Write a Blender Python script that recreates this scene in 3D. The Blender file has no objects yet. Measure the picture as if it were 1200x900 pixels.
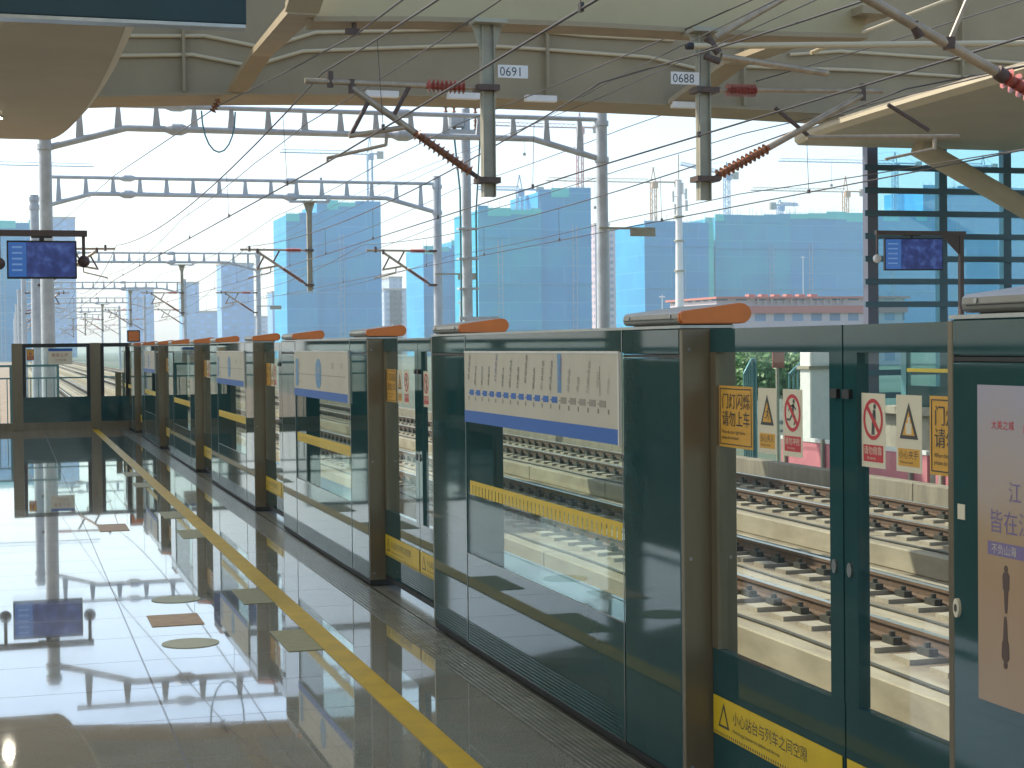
import bpy, math, random
from mathutils import Matrix, Vector
random.seed(7)
PI = math.pi
D = bpy.data
scene = bpy.context.scene
COL = scene.collection

# ------------------------------------------------------------------ camera calibration (also used to take far bearings)
F, EYE = 1950.0, 1.45
YAW, PITCH, ROLL = math.radians(16.8), math.radians(-1.34), 0.011
FW = Vector((math.sin(YAW)*math.cos(PITCH), math.cos(YAW)*math.cos(PITCH), math.sin(PITCH)))
R0 = Vector((math.cos(YAW), -math.sin(YAW), 0)); U0 = R0.cross(FW)
IR = math.cos(ROLL)*R0 - math.sin(ROLL)*U0; IU = math.sin(ROLL)*R0 + math.cos(ROLL)*U0
CAM = Vector((0, 0, EYE))
def at(u, v, Y):
    d = FW + IR*((u-600)/F) + IU*((450-v)/F)
    return CAM + d*(Y/d.y)

# ------------------------------------------------------------------ materials
MATS = {}
def new_mat(name):
    m = D.materials.new(name); m.use_nodes = True
    MATS[name] = m
    return m, m.node_tree, m.node_tree.nodes['Principled BSDF']
def mat(name, col, rough=0.6, metal=0.0, ior=1.5, var=0.0, scale=3.0, bump=0.0, bscale=40.0, emit=None, estr=0.0,
        streak=None, rvar=0.0, col2=None, coat=0.0):
    """plain surface with optional colour noise (col2 or +-var), vertical streaks, bump and roughness noise"""
    m, nt, p = new_mat(name)
    p.inputs['Base Color'].default_value = (*col, 1)
    p.inputs['Roughness'].default_value = rough
    p.inputs['Metallic'].default_value = metal
    p.inputs['IOR'].default_value = ior
    if coat: p.inputs['Coat Weight'].default_value = coat; p.inputs['Coat Roughness'].default_value = 0.05
    N, L = nt.nodes, nt.links
    if var or col2 or bump or rvar:
        tc = N.new('ShaderNodeTexCoord'); mp = N.new('ShaderNodeMapping')
        L.new(tc.outputs['Object'], mp.inputs[0])
        if streak: mp.inputs['Scale'].default_value = streak
        nz = N.new('ShaderNodeTexNoise'); nz.inputs['Scale'].default_value = scale
        nz.inputs['Detail'].default_value = 6; nz.inputs['Roughness'].default_value = 0.65
        L.new(mp.outputs[0], nz.inputs[0])
        if var or col2:
            mx = N.new('ShaderNodeMix'); mx.data_type = 'RGBA'
            a = [c*(1-var) for c in col]; b = [min(1, c*(1+var)) for c in col] if not col2 else col2
            if col2: a = col
            mx.inputs[6].default_value = (*a, 1); mx.inputs[7].default_value = (*b, 1)
            mr = N.new('ShaderNodeMapRange'); mr.inputs[1].default_value = 0.35; mr.inputs[2].default_value = 0.65
            L.new(nz.outputs[0], mr.inputs[0]); L.new(mr.outputs[0], mx.inputs[0]); L.new(mx.outputs[2], p.inputs['Base Color'])
        if rvar:
            m2 = N.new('ShaderNodeMapRange'); m2.inputs[1].default_value = 0.3; m2.inputs[2].default_value = 0.7
            m2.inputs[3].default_value = max(0, rough-rvar); m2.inputs[4].default_value = rough+rvar
            L.new(nz.outputs[0], m2.inputs[0]); L.new(m2.outputs[0], p.inputs['Roughness'])
        if bump:
            n2 = N.new('ShaderNodeTexNoise'); n2.inputs['Scale'].default_value = bscale; n2.inputs['Detail'].default_value = 4
            L.new(tc.outputs['Object'], n2.inputs[0])
            bp = N.new('ShaderNodeBump'); bp.inputs['Strength'].default_value = bump; bp.inputs['Distance'].default_value = 0.01
            L.new(n2.outputs[0], bp.inputs['Height']); L.new(bp.outputs[0], p.inputs['Normal'])
    if emit:
        p.inputs['Emission Color'].default_value = (*emit, 1); p.inputs['Emission Strength'].default_value = estr
    return m

def glass_mat(name, tint, ior=1.5, boost=1.0, rough=0.0):
    m = D.materials.new(name); m.use_nodes = True; MATS[name] = m
    nt = m.node_tree; N, L = nt.nodes, nt.links; N.clear()
    o = N.new('ShaderNodeOutputMaterial'); t = N.new('ShaderNodeBsdfTransparent'); g = N.new('ShaderNodeBsdfGlossy')
    t.inputs[0].default_value = (*tint, 1); g.inputs['Roughness'].default_value = rough
    fr = N.new('ShaderNodeFresnel'); ge = N.new('ShaderNodeNewGeometry'); ir = N.new('ShaderNodeMapRange')   # same mirror strength from either face
    ir.inputs[3].default_value = ior; ir.inputs[4].default_value = 1/ior
    L.new(ge.outputs['Backfacing'], ir.inputs[0]); L.new(ir.outputs[0], fr.inputs[0])
    ml = N.new('ShaderNodeMath'); ml.operation = 'MULTIPLY'; ml.inputs[1].default_value = boost; ml.use_clamp = True
    mx = N.new('ShaderNodeMixShader')
    L.new(fr.outputs[0], ml.inputs[0]); L.new(ml.outputs[0], mx.inputs[0]); L.new(t.outputs[0], mx.inputs[1]); L.new(g.outputs[0], mx.inputs[2])
    L.new(mx.outputs[0], o.inputs[0])
    return m

def floor_mat():
    m, nt, p = new_mat('polished_granite'); N, L = nt.nodes, nt.links
    tc = N.new('ShaderNodeTexCoord'); mp = N.new('ShaderNodeMapping'); mp.inputs['Location'].default_value = (-0.57, -0.09, 0)
    L.new(tc.outputs['Object'], mp.inputs[0])
    br = N.new('ShaderNodeTexBrick'); br.offset = 0.0; br.squash = 1.0
    br.inputs['Scale'].default_value = 1.0; br.inputs['Brick Width'].default_value = 1.3; br.inputs['Row Height'].default_value = 0.65
    br.inputs['Mortar Size'].default_value = 0.0045; br.inputs['Mortar Smooth'].default_value = 0.1
    br.inputs['Color1'].default_value = (0.32, 0.32, 0.27, 1); br.inputs['Color2'].default_value = (0.365, 0.365, 0.31, 1)
    br.inputs['Mortar'].default_value = (0.05, 0.05, 0.05, 1)
    L.new(mp.outputs[0], br.inputs[0])
    sp = N.new('ShaderNodeTexNoise'); sp.inputs['Scale'].default_value = 160; sp.inputs['Detail'].default_value = 3
    L.new(tc.outputs['Object'], sp.inputs[0])
    mx = N.new('ShaderNodeMix'); mx.data_type = 'RGBA'; mx.blend_type = 'MULTIPLY'; mx.inputs[0].default_value = 0.5
    cr = N.new('ShaderNodeMapRange'); cr.inputs[1].default_value = 0.35; cr.inputs[2].default_value = 0.65; cr.inputs[3].default_value = 0.5; cr.inputs[4].default_value = 1.3
    L.new(sp.outputs[0], cr.inputs[0]); L.new(br.outputs[0], mx.inputs[6]); L.new(cr.outputs[0], mx.inputs[7]); L.new(mx.outputs[2], p.inputs['Base Color'])
    gr = N.new('ShaderNodeTexNoise'); gr.inputs['Scale'].default_value = 0.7; gr.inputs['Detail'].default_value = 8; gr.inputs['Roughness'].default_value = 0.75
    L.new(tc.outputs['Object'], gr.inputs[0]); gm = N.new('ShaderNodeMapRange'); gm.inputs[1].default_value = 0.35; gm.inputs[2].default_value = 0.7; gm.inputs[3].default_value = 0.78; gm.inputs[4].default_value = 1.1
    m3 = N.new('ShaderNodeMix'); m3.data_type = 'RGBA'; m3.blend_type = 'MULTIPLY'; m3.inputs[0].default_value = 1.0
    L.new(gr.outputs[0], gm.inputs[0]); L.new(mx.outputs[2], m3.inputs[6]); L.new(gm.outputs[0], m3.inputs[7]); L.new(m3.outputs[2], p.inputs['Base Color'])
    dz = N.new('ShaderNodeTexNoise'); dz.inputs['Scale'].default_value = 1.7; dz.inputs['Detail'].default_value = 7; dz.inputs['Roughness'].default_value = 0.7
    L.new(tc.outputs['Object'], dz.inputs[0])
    dr = N.new('ShaderNodeMapRange'); dr.inputs[1].default_value = 0.35; dr.inputs[2].default_value = 0.75; dr.inputs[3].default_value = 0.015; dr.inputs[4].default_value = 0.075
    L.new(dz.outputs[0], dr.inputs[0])
    ad = N.new('ShaderNodeMath'); ad.operation = 'ADD'; mu = N.new('ShaderNodeMath'); mu.operation = 'MULTIPLY'; mu.inputs[1].default_value = 0.5
    L.new(br.outputs[1], mu.inputs[0]); L.new(mu.outputs[0], ad.inputs[0]); L.new(dr.outputs[0], ad.inputs[1]); L.new(ad.outputs[0], p.inputs['Roughness'])
    wv = N.new('ShaderNodeTexNoise'); wv.inputs['Scale'].default_value = 0.9; wv.inputs['Detail'].default_value = 2
    L.new(tc.outputs['Object'], wv.inputs[0])
    bp = N.new('ShaderNodeBump'); bp.inputs['Strength'].default_value = 0.02; bp.inputs['Distance'].default_value = 0.02
    L.new(wv.outputs[0], bp.inputs['Height'])
    L.new(bp.outputs[0], p.inputs['Normal'])
    p.inputs['IOR'].default_value = 2.1
    p.inputs['Coat Weight'].default_value = 0.6; p.inputs['Coat Roughness'].default_value = 0.01; p.inputs['Coat IOR'].default_value = 1.6
    return m

def facade_mat(name, wall, win, sx, sz, frac=0.45, axis_scale=1.0):
    """walls of a far block of flats: rows of windows drawn as a brick grid"""
    m, nt, p = new_mat(name); N, L = nt.nodes, nt.links
    tc = N.new('ShaderNodeTexCoord'); sep = N.new('ShaderNodeSeparateXYZ'); L.new(tc.outputs['Object'], sep.inputs[0])
    ad = N.new('ShaderNodeMath'); ad.operation = 'ADD'; L.new(sep.outputs[0], ad.inputs[0]); L.new(sep.outputs[1], ad.inputs[1])
    cb = N.new('ShaderNodeCombineXYZ'); L.new(ad.outputs[0], cb.inputs[0]); L.new(sep.outputs[2], cb.inputs[1])
    br = N.new('ShaderNodeTexBrick'); br.offset = 0; br.inputs['Scale'].default_value = 1
    br.inputs['Brick Width'].default_value = sx; br.inputs['Row Height'].default_value = sz
    br.inputs['Mortar Size'].default_value = sz*frac*0.5; br.inputs['Mortar Smooth'].default_value = 0
    br.inputs['Color1'].default_value = (*win, 1); br.inputs['Color2'].default_value = (*[c*1.8 for c in win], 1); br.inputs['Mortar'].default_value = (*wall, 1)
    L.new(cb.outputs[0], br.inputs[0]); L.new(br.outputs[0], p.inputs['Base Color']); p.inputs['Roughness'].default_value = 0.7
    return m

def net_mat(name, a, b, band):
    """scaffold netting: floor bands, sheet seams, patchy dye"""
    m, nt, p = new_mat(name); N, L = nt.nodes, nt.links
    tc = N.new('ShaderNodeTexCoord'); sep = N.new('ShaderNodeSeparateXYZ'); L.new(tc.outputs['Object'], sep.inputs[0])
    ad = N.new('ShaderNodeMath'); ad.operation = 'ADD'; L.new(sep.outputs[0], ad.inputs[0]); L.new(sep.outputs[1], ad.inputs[1])
    cb = N.new('ShaderNodeCombineXYZ'); L.new(ad.outputs[0], cb.inputs[0]); L.new(sep.outputs[2], cb.inputs[1])
    br = N.new('ShaderNodeTexBrick'); br.offset = 0.5; br.inputs['Scale'].default_value = 1
    br.inputs['Brick Width'].default_value = 21; br.inputs['Row Height'].default_value = 6.0
    br.inputs['Mortar Size'].default_value = 0.16; br.inputs['Mortar Smooth'].default_value = 0.6
    br.inputs['Color1'].default_value = (*a, 1); br.inputs['Color2'].default_value = (*[c*1.12 for c in a], 1); br.inputs['Mortar'].default_value = (*band, 1)
    L.new(cb.outputs[0], br.inputs[0])
    nz = N.new('ShaderNodeTexNoise'); nz.inputs['Scale'].default_value = 0.08; nz.inputs['Detail'].default_value = 5
    L.new(tc.outputs['Object'], nz.inputs[0])
    mr = N.new('ShaderNodeMapRange'); mr.inputs[1].default_value = 0.45; mr.inputs[2].default_value = 0.75; L.new(nz.outputs[0], mr.inputs[0])
    mx = N.new('ShaderNodeMix'); mx.data_type = 'RGBA'; L.new(mr.outputs[0], mx.inputs[0]); L.new(br.outputs[0], mx.inputs[6]); mx.inputs[7].default_value = (*b, 1)
    L.new(mx.outputs[2], p.inputs['Base Color']); p.inputs['Roughness'].default_value = 0.9
    return m

GRANITE = floor_mat()
CONC = mat('concrete', (0.33, 0.29, 0.22), 0.85, var=0.22, scale=1.6, bump=0.25, bscale=30)
SLAB = mat('slab_concrete', (0.40, 0.335, 0.235), 0.85, col2=(0.27, 0.215, 0.145), scale=2.2, streak=(1.6, 0.35, 1), bump=0.2, bscale=25)
def slab_mat():
    nt = SLAB.node_tree; N, L = nt.nodes, nt.links; p = N['Principled BSDF']; src = p.inputs['Base Color'].links[0].from_socket
    tc = N.new('ShaderNodeTexCoord'); sep_ = N.new('ShaderNodeSeparateXYZ'); L.new(tc.outputs['Object'], sep_.inputs[0])
    ab = N.new('ShaderNodeMath'); ab.operation = 'ABSOLUTE'; L.new(sep_.outputs[0], ab.inputs[0])
    sb = N.new('ShaderNodeMath'); sb.operation = 'SUBTRACT'; sb.inputs[1].default_value = 0.75; L.new(ab.outputs[0], sb.inputs[0])
    a2 = N.new('ShaderNodeMath'); a2.operation = 'ABSOLUTE'; L.new(sb.outputs[0], a2.inputs[0])
    nz = N.new('ShaderNodeTexNoise'); nz.inputs['Scale'].default_value = 3.5; nz.inputs['Detail'].default_value = 6; L.new(tc.outputs['Object'], nz.inputs[0])
    ml = N.new('ShaderNodeMath'); ml.operation = 'MULTIPLY_ADD'; ml.inputs[1].default_value = -0.5; L.new(nz.outputs[0], ml.inputs[0]); L.new(a2.outputs[0], ml.inputs[2])
    mr = N.new('ShaderNodeMapRange'); mr.inputs[1].default_value = -0.12; mr.inputs[2].default_value = 0.34; mr.inputs[3].default_value = 0.9; mr.inputs[4].default_value = 0.0
    L.new(ml.outputs[0], mr.inputs[0]); mx = N.new('ShaderNodeMix'); mx.data_type = 'RGBA'; mx.inputs[7].default_value = (0.12, 0.07, 0.04, 1)
    L.new(mr.outputs[0], mx.inputs[0]); L.new(src, mx.inputs[6]); L.new(mx.outputs[2], p.inputs['Base Color'])
slab_mat()
BED = mat('bed_concrete', (0.22, 0.17, 0.105), 0.9, var=0.3, scale=2.0, bump=0.3)
PARA = mat('parapet_concrete', (0.30, 0.25, 0.18), 0.9, col2=(0.20, 0.165, 0.12), scale=3, streak=(1, 1, 0.15))
YEL = mat('yellow_inlay', (0.54, 0.35, 0.006), 0.4, ior=1.3, var=0.12, scale=6)
SILL = mat('ribbed_aluminium', (0.30, 0.31, 0.275), 0.2, metal=0.3, var=0.15, scale=8)
DKGL = mat('backpainted_glass', (0.020, 0.070, 0.074), 0.035, ior=1.36, var=0.12, scale=1.5, rvar=0.006)
BLACK = mat('black_gasket', (0.012, 0.012, 0.012), 0.5)
OLIVE = mat('olive_steel', (0.175, 0.142, 0.088), 0.36, metal=0.2, var=0.18, scale=4, streak=(1, 1, 0.2), rvar=0.08)
TRIM = mat('satin_trim', (0.34, 0.35, 0.34), 0.28, metal=0.9, var=0.1, scale=10)
CAPG = mat('cap_grey', (0.30, 0.29, 0.26), 0.35, metal=0.5, var=0.08, scale=6)
ORANGE = mat('orange_lamp_lens', (0.62, 0.165, 0.02), 0.28, var=0.08, scale=12)
BOARD = mat('board_white', (0.56, 0.52, 0.42), 0.5, var=0.03, scale=3)
BLUE = mat('print_blue', (0.015, 0.12, 0.46), 0.5)
LBLUE = mat('print_pale_blue', (0.13, 0.30, 0.52), 0.5)
DKBL = mat('print_dark_blue', (0.03, 0.05, 0.30), 0.5)
GREYP = mat('print_grey', (0.30, 0.27, 0.22), 0.5)
INK = mat('print_ink', (0.05, 0.05, 0.05), 0.5)
PURP = mat('print_violet', (0.20, 0.155, 0.31), 0.5)
STRIP = mat('strip_yellow', (0.75, 0.50, 0.02), 0.45)
LABY = mat('label_yellow', (0.68, 0.36, 0.05), 0.45, var=0.05, scale=10)
LABY2 = mat('label_bright_yellow', (0.70, 0.48, 0.02), 0.45, var=0.06, scale=10)
LABW = mat('label_cream', (0.72, 0.66, 0.50), 0.5)
LABR = mat('label_red', (0.55, 0.035, 0.045), 0.5)
GLASS = glass_mat('clear_glass', (0.90, 0.955, 0.935), 1.5, 0.46)
GLASSF = glass_mat('louvre_glass', (0.70, 0.90, 0.95), 1.5, 1.0)
CREAM = mat('soffit_cream', (0.47, 0.39, 0.215), 0.7, var=0.06, scale=0.6)
SOFF = mat('soffit_panel', (0.45, 0.39, 0.275), 0.6, var=0.05, scale=0.8)
SOFE = mat('soffit_edge', (0.55, 0.48, 0.33), 0.6, var=0.05, scale=0.8)
GIRD = mat('girder_paint', (0.285, 0.232, 0.138), 0.7, var=0.08, scale=0.7, bump=0.05, bscale=4)
RIB = mat('rib_paint', (0.32, 0.255, 0.15), 0.65, var=0.06, scale=1.0)
PIPE = mat('conduit', (0.52, 0.44, 0.28), 0.5)
GALV = mat('galvanised', (0.44, 0.48, 0.50), 0.45, metal=0.15, var=0.15, scale=2.5, rvar=0.1)
GALVD = mat('galvanised_dull', (0.36, 0.34, 0.25), 0.5, metal=0.15, var=0.15, scale=2.5)
TUBE = mat('arm_tube', (0.36, 0.29, 0.20), 0.42, metal=0.4, var=0.18, scale=6)
RUSTY = mat('clamp_steel', (0.10, 0.065, 0.05), 0.6, metal=0.3, var=0.2, scale=20)
INSU = mat('insulator_red', (0.36, 0.07, 0.04), 0.35, var=0.15, scale=10)
INSUB = mat('insulator_brown', (0.24, 0.09, 0.035), 0.35, var=0.2, scale=10)
WIRE = mat('wire', (0.055, 0.05, 0.05), 0.5, metal=0.4)
RAILS = mat('rail_rust', (0.13, 0.075, 0.045), 0.7, var=0.2, scale=12)
RAILT = mat('rail_head', (0.62, 0.55, 0.46), 0.3, metal=0.8)
SLEEP = mat('sleeper_concrete', (0.34, 0.285, 0.21), 0.85, var=0.2, scale=5)
FAST = mat('fastener', (0.045, 0.04, 0.03), 0.6, var=0.3, scale=14)
TEALM = mat('teal_rail', (0.10, 0.24, 0.26), 0.4, metal=0.2)
BROWN = mat('brown_bar', (0.085, 0.050, 0.042), 0.4)
SIGNB = mat('sign_back', (0.004, 0.035, 0.05), 0.6, var=0.1, scale=2)
SLAT = mat('louvre_slat', (0.06, 0.13, 0.17), 0.4, metal=0.3)
MULL = mat('louvre_mullion', (0.12, 0.13, 0.17), 0.4, metal=0.3)
GROUND = mat('ground', (0.16, 0.15, 0.115), 0.95, col2=(0.07, 0.10, 0.05), scale=0.02)
PINK = mat('pink_hoarding', (0.60, 0.20, 0.22), 0.7, var=0.08, scale=2)
WHITEP = mat('white_paint', (0.75, 0.73, 0.68), 0.5, var=0.05, scale=5)
BARK = mat('bark', (0.09, 0.06, 0.04), 0.9, var=0.3, scale=8)
LEAF = mat('leaves', (0.07, 0.17, 0.03), 0.5, col2=(0.14, 0.26, 0.07), scale=1.2)
CRANEY = mat('crane_yellow', (0.50, 0.26, 0.10), 0.6)
CRANEB = mat('crane_blue', (0.22, 0.32, 0.42), 0.6)
CRANER = mat('crane_red', (0.46, 0.20, 0.17), 0.6)
NETA = net_mat('netting_blue', (0.012, 0.27, 0.50), (0.02, 0.36, 0.52), (0.09, 0.42, 0.60))
NETB = net_mat('netting_teal', (0.010, 0.31, 0.49), (0.02, 0.42, 0.52), (0.08, 0.47, 0.58))
NETC = net_mat('netting_cyan', (0.04, 0.55, 0.52), (0.06, 0.60, 0.56), (0.12, 0.60, 0.55))
SCAF = mat('scaffold_poles', (0.30, 0.38, 0.42), 0.6)
FAC1 = facade_mat('flats_haze_pale', (0.40, 0.46, 0.54), (0.18, 0.24, 0.32), 3.6, 3.0, 0.5)  # walls and windows shifted towards the blue of distance haze
FAC2 = facade_mat('flats_pink', (0.52, 0.40, 0.40), (0.14, 0.15, 0.20), 3.2, 3.0, 0.5)
FAC3 = facade_mat('flats_haze_blue', (0.16, 0.34, 0.56), (0.11, 0.26, 0.46), 4.0, 3.1, 0.5)  # haze put into the colours: bluer, weak contrast between wall and window
LOWB = facade_mat('low_block', (0.52, 0.46, 0.46), (0.12, 0.18, 0.26), 3.4, 3.4, 0.42)
REDB = mat('red_fascia', (0.45, 0.17, 0.13), 0.7)
LAMP = mat('downlight', (0.9, 0.9, 0.8), 0.4, emit=(1, 0.93, 0.75), estr=130)
LAMPO = mat('downlight_unlit', (0.35, 0.33, 0.27), 0.4)

def screen_mat():
    m, nt, p = new_mat('video_picture'); N, L = nt.nodes, nt.links
    tc = N.new('ShaderNodeTexCoord'); nz = N.new('ShaderNodeTexNoise'); nz.inputs['Scale'].default_value = 7; nz.inputs['Detail'].default_value = 5
    L.new(tc.outputs['Object'], nz.inputs[0])
    cr = N.new('ShaderNodeValToRGB'); e = cr.color_ramp.elements
    e[0].position = 0.36; e[0].color = (0.008, 0.016, 0.09, 1); e[1].position = 0.72; e[1].color = (0.045, 0.085, 0.25, 1)
    k = cr.color_ramp.elements.new(0.52); k.color = (0.015, 0.03, 0.14, 1)
    L.new(nz.outputs[0], cr.inputs[0]); L.new(cr.outputs[0], p.inputs['Base Color']); L.new(cr.outputs[0], p.inputs['Emission Color'])
    p.inputs['Emission Strength'].default_value = 0.3; p.inputs['Roughness'].default_value = 0.3
    return m
SCREEN = screen_mat()
SCREENB = mat('video_side_panel', (0.02, 0.07, 0.26), 0.15, emit=(0.015, 0.08, 0.26), estr=0.35)
SCREENT = mat('video_text', (0.15, 0.25, 0.5), 0.2, emit=(0.10, 0.2, 0.4), estr=0.25)

def poster_mat():
    m, nt, p = new_mat('poster_print'); N, L = nt.nodes, nt.links
    tc = N.new('ShaderNodeTexCoord'); sep = N.new('ShaderNodeSeparateXYZ'); L.new(tc.outputs['Object'], sep.inputs[0])
    nz = N.new('ShaderNodeTexNoise'); nz.inputs['Scale'].default_value = 5; nz.inputs['Detail'].default_value = 4; L.new(tc.outputs['Object'], nz.inputs[0])
    ma = N.new('ShaderNodeMath'); ma.operation = 'MULTIPLY_ADD'; ma.inputs[1].default_value = 0.25; L.new(nz.outputs[0], ma.inputs[0]); L.new(sep.outputs[2], ma.inputs[2])
    mr = N.new('ShaderNodeMapRange'); mr.inputs[1].default_value = 0.77; mr.inputs[2].default_value = 1.47; L.new(ma.outputs[0], mr.inputs[0])
    cr = N.new('ShaderNodeValToRGB'); e = cr.color_ramp.elements
    e[0].position = 0; e[0].color = (0.42, 0.31, 0.23, 1); e[1].position = 1; e[1].color = (0.38, 0.36, 0.44, 1)
    for q, c in ((0.38, (0.42, 0.27, 0.16, 1)), (0.55, (0.42, 0.29, 0.17, 1)), (0.72, (0.44, 0.36, 0.32, 1))):
        k = e.new(q); k.color = c
    L.new(mr.outputs[0], cr.inputs[0]); L.new(cr.outputs[0], p.inputs['Base Color']); p.inputs['Roughness'].default_value = 0.4
    return m
POSTER = poster_mat()

# ------------------------------------------------------------------ mesh building
class MB:
    def __init__(s, *mats):
        s.v = []; s.f = []; s.m = []; s.sm = []; s.mats = list(mats)
    def mi(s, m):
        if m is None: return 0
        if m not in s.mats: s.mats.append(m)
        return s.mats.index(m)
    def add(s, vs, fs, m=None, smooth=False):
        b = len(s.v); k = s.mi(m)
        s.v += [tuple(v) for v in vs]
        for f in fs: s.f.append([b+i for i in f]); s.m.append(k); s.sm.append(smooth)
        return s
    def box(s, x0, x1, y0, y1, z0, z1, m=None, bev=0.0):
        if x0 > x1: x0, x1 = x1, x0
        if y0 > y1: y0, y1 = y1, y0
        if z0 > z1: z0, z1 = z1, z0
        if bev:
            b = min(bev, (x1-x0)/2.2, (y1-y0)/2.2, (z1-z0)/2.2)
            vs = []; idx = {}
            for cx, sx in ((x0, 1), (x1, -1)):
                for cy, sy in ((y0, 1), (y1, -1)):
                    for cz, sz in ((z0, 1), (z1, -1)):
                        for ax in range(3):
                            q = [cx+sx*b, cy+sy*b, cz+sz*b]; q[ax] = (cx, cy, cz)[ax]
                            idx[(sx, sy, sz, ax)] = len(vs); vs.append(q)
            fs = []
            for ax in range(3):
                o = [a for a in range(3) if a != ax]
                for sg in (1, -1):
                    q = []
                    for a, c in ((1, 1), (-1, 1), (-1, -1), (1, -1)):
                        k = [0, 0, 0]; k[ax] = sg; k[o[0]] = a; k[o[1]] = c; q.append(idx[(*k, ax)])
                    fs.append(q if (sg == -1) != (ax == 1) else q[::-1])
            for ax in range(3):
                o = [a for a in range(3) if a != ax]
                for a in (1, -1):
                    for c in (1, -1):
                        k1 = [0, 0, 0]; k1[o[0]] = a; k1[o[1]] = c
                        p1 = list(k1); p1[ax] = 1; p2 = list(k1); p2[ax] = -1
                        fs.append([idx[(*p1, o[0])], idx[(*p2, o[0])], idx[(*p2, o[1])], idx[(*p1, o[1])]])
            for sx in (1, -1):
                for sy in (1, -1):
                    for sz in (1, -1): fs.append([idx[(sx, sy, sz, a)] for a in range(3)])
            return s.add(vs, fs, m)
        vs = [(x0, y0, z0), (x1, y0, z0), (x1, y1, z0), (x0, y1, z0), (x0, y0, z1), (x1, y0, z1), (x1, y1, z1), (x0, y1, z1)]
        return s.add(vs, [(0, 3, 2, 1), (4, 5, 6, 7), (0, 1, 5, 4), (1, 2, 6, 5), (2, 3, 7, 6), (3, 0, 4, 7)], m)
    def tube(s, p, q, r, m=None, r2=None, n=10, smooth=True):
        p, q = Vector(p), Vector(q); r2 = r if r2 is None else r2
        d = (q-p).normalized(); a = d.orthogonal().normalized(); b = d.cross(a)
        vs = []
        for c, rr in ((p, r), (q, r2)):
            for i in range(n):
                t = 2*PI*i/n; vs.append(c + a*(rr*math.cos(t)) + b*(rr*math.sin(t)))
        s.add(vs, [(i, (i+1) % n, n+(i+1) % n, n+i) for i in range(n)], m, smooth)
        s.add(vs[:n], [tuple(range(n))[::-1]], m); s.add(vs[n:], [tuple(range(n))], m)
        return s
    def path(s, pts, r, m=None, n=6):
        pts = [Vector(p) for p in pts]; vs = []
        for i, p in enumerate(pts):
            d = (pts[min(i+1, len(pts)-1)]-pts[max(i-1, 0)]).normalized()
            a = d.cross(Vector((0.013, 0.02, 1))).normalized(); b = d.cross(a)
            for k in range(n):
                t = 2*PI*k/n; vs.append(p + a*(r*math.cos(t)) + b*(r*math.sin(t)))
        fs = [(i*n+k, i*n+(k+1) % n, (i+1)*n+(k+1) % n, (i+1)*n+k) for i in range(len(pts)-1) for k in range(n)]
        return s.add(vs, fs, m, True)
    def insul(s, p, q, r0, r1, k, m=None):
        """ribbed insulator: k sheds along p-q"""
        p, q = Vector(p), Vector(q); d = (q-p)
        s.tube(p, q, r0, m, n=8)
        for i in range(k):
            c = p + d*((i+0.5)/k); h = d*(0.28/k)
            s.tube(c-h, c+h*0.2, r1, m, r2=r0, n=12, smooth=False)
        return s
    def prism(s, pts, fn, a, b, m=None, smooth=False):
        """extrude a 2D outline; fn(p2d, t) gives the 3D point"""
        n = len(pts)
        vs = [fn(p, a) for p in pts] + [fn(p, b) for p in pts]
        s.add(vs, [(i, (i+1) % n, n+(i+1) % n, n+i) for i in range(n)], m, smooth)
        s.add(vs[:n], [tuple(range(n))[::-1]], m); s.add(vs[n:], [tuple(range(n))], m)
        return s
    def text(s, body, size, fn, m=None, center=False):
        vs, fs = text_geo(body)
        if not vs: return s
        w = max(v[0] for v in vs) if center else 0
        return s.add([fn((v[0]-(w/2 if center else 0))*size, v[1]*size) for v in vs], fs, m)
    def build(s, name, parent=None, loc=None):
        me = D.meshes.new(name); me.from_pydata(s.v, [], s.f)
        for m in s.mats: me.materials.append(m)
        me.polygons.foreach_set('material_index', s.m); me.polygons.foreach_set('use_smooth', s.sm)
        me.update()
        o = D.objects.new(name, me); COL.objects.link(o)
        if parent: o.parent = parent
        if loc: o.location = loc
        return o
_TX = {}
def text_geo(body):
    if body not in _TX:
        cu = D.curves.new('t', 'FONT'); cu.body = body; cu.size = 1; cu.resolution_u = 2
        ob = D.objects.new('t', cu); COL.objects.link(ob)
        bpy.context.view_layer.update()
        me = D.meshes.new_from_object(ob.evaluated_get(bpy.context.evaluated_depsgraph_get()))
        _TX[body] = ([tuple(v.co) for v in me.vertices], [tuple(p.vertices) for p in me.polygons])
        D.objects.remove(ob); D.curves.remove(cu); D.meshes.remove(me)
    return _TX[body]

def tag(o, label=None, cat=None, group=None, kind=None):
    if label: o['label'] = label
    if cat: o['category'] = cat
    if group: o['group'] = group
    if kind: o['kind'] = kind
    return o
def thing(name, label, cat, loc=(0, 0, 0), group=None, rz=0):
    o = D.objects.new(name, None); COL.objects.link(o); o.location = loc; o.rotation_euler = (0, 0, rz); o.empty_display_size = 0.2
    return tag(o, label, cat, group)
def sep(mb, name, parent):
    """every connected piece of mb becomes a mesh of its own"""
    par = {}
    def root(k):
        while par.setdefault(k, k) != k: k = par[k]
        return k
    key = [tuple(round(c, 5) for c in v) for v in mb.v]
    for f in mb.f:
        for i in f[1:]: par[root(key[f[0]])] = root(key[i])
    grp = {}
    for k, f in enumerate(mb.f): grp.setdefault(root(key[f[0]]), []).append(k)
    for fs in grp.values():
        b = MB(*mb.mats); ix = {}
        for k in fs:
            for i in mb.f[k]:
                if i not in ix: ix[i] = len(b.v); b.v.append(mb.v[i])
            b.f.append([ix[i] for i in mb.f[k]]); b.m.append(mb.m[k]); b.sm.append(mb.sm[k])
        b.build(name, parent)
def kids(o): return [c for c in D.objects if c.parent is o]
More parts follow.
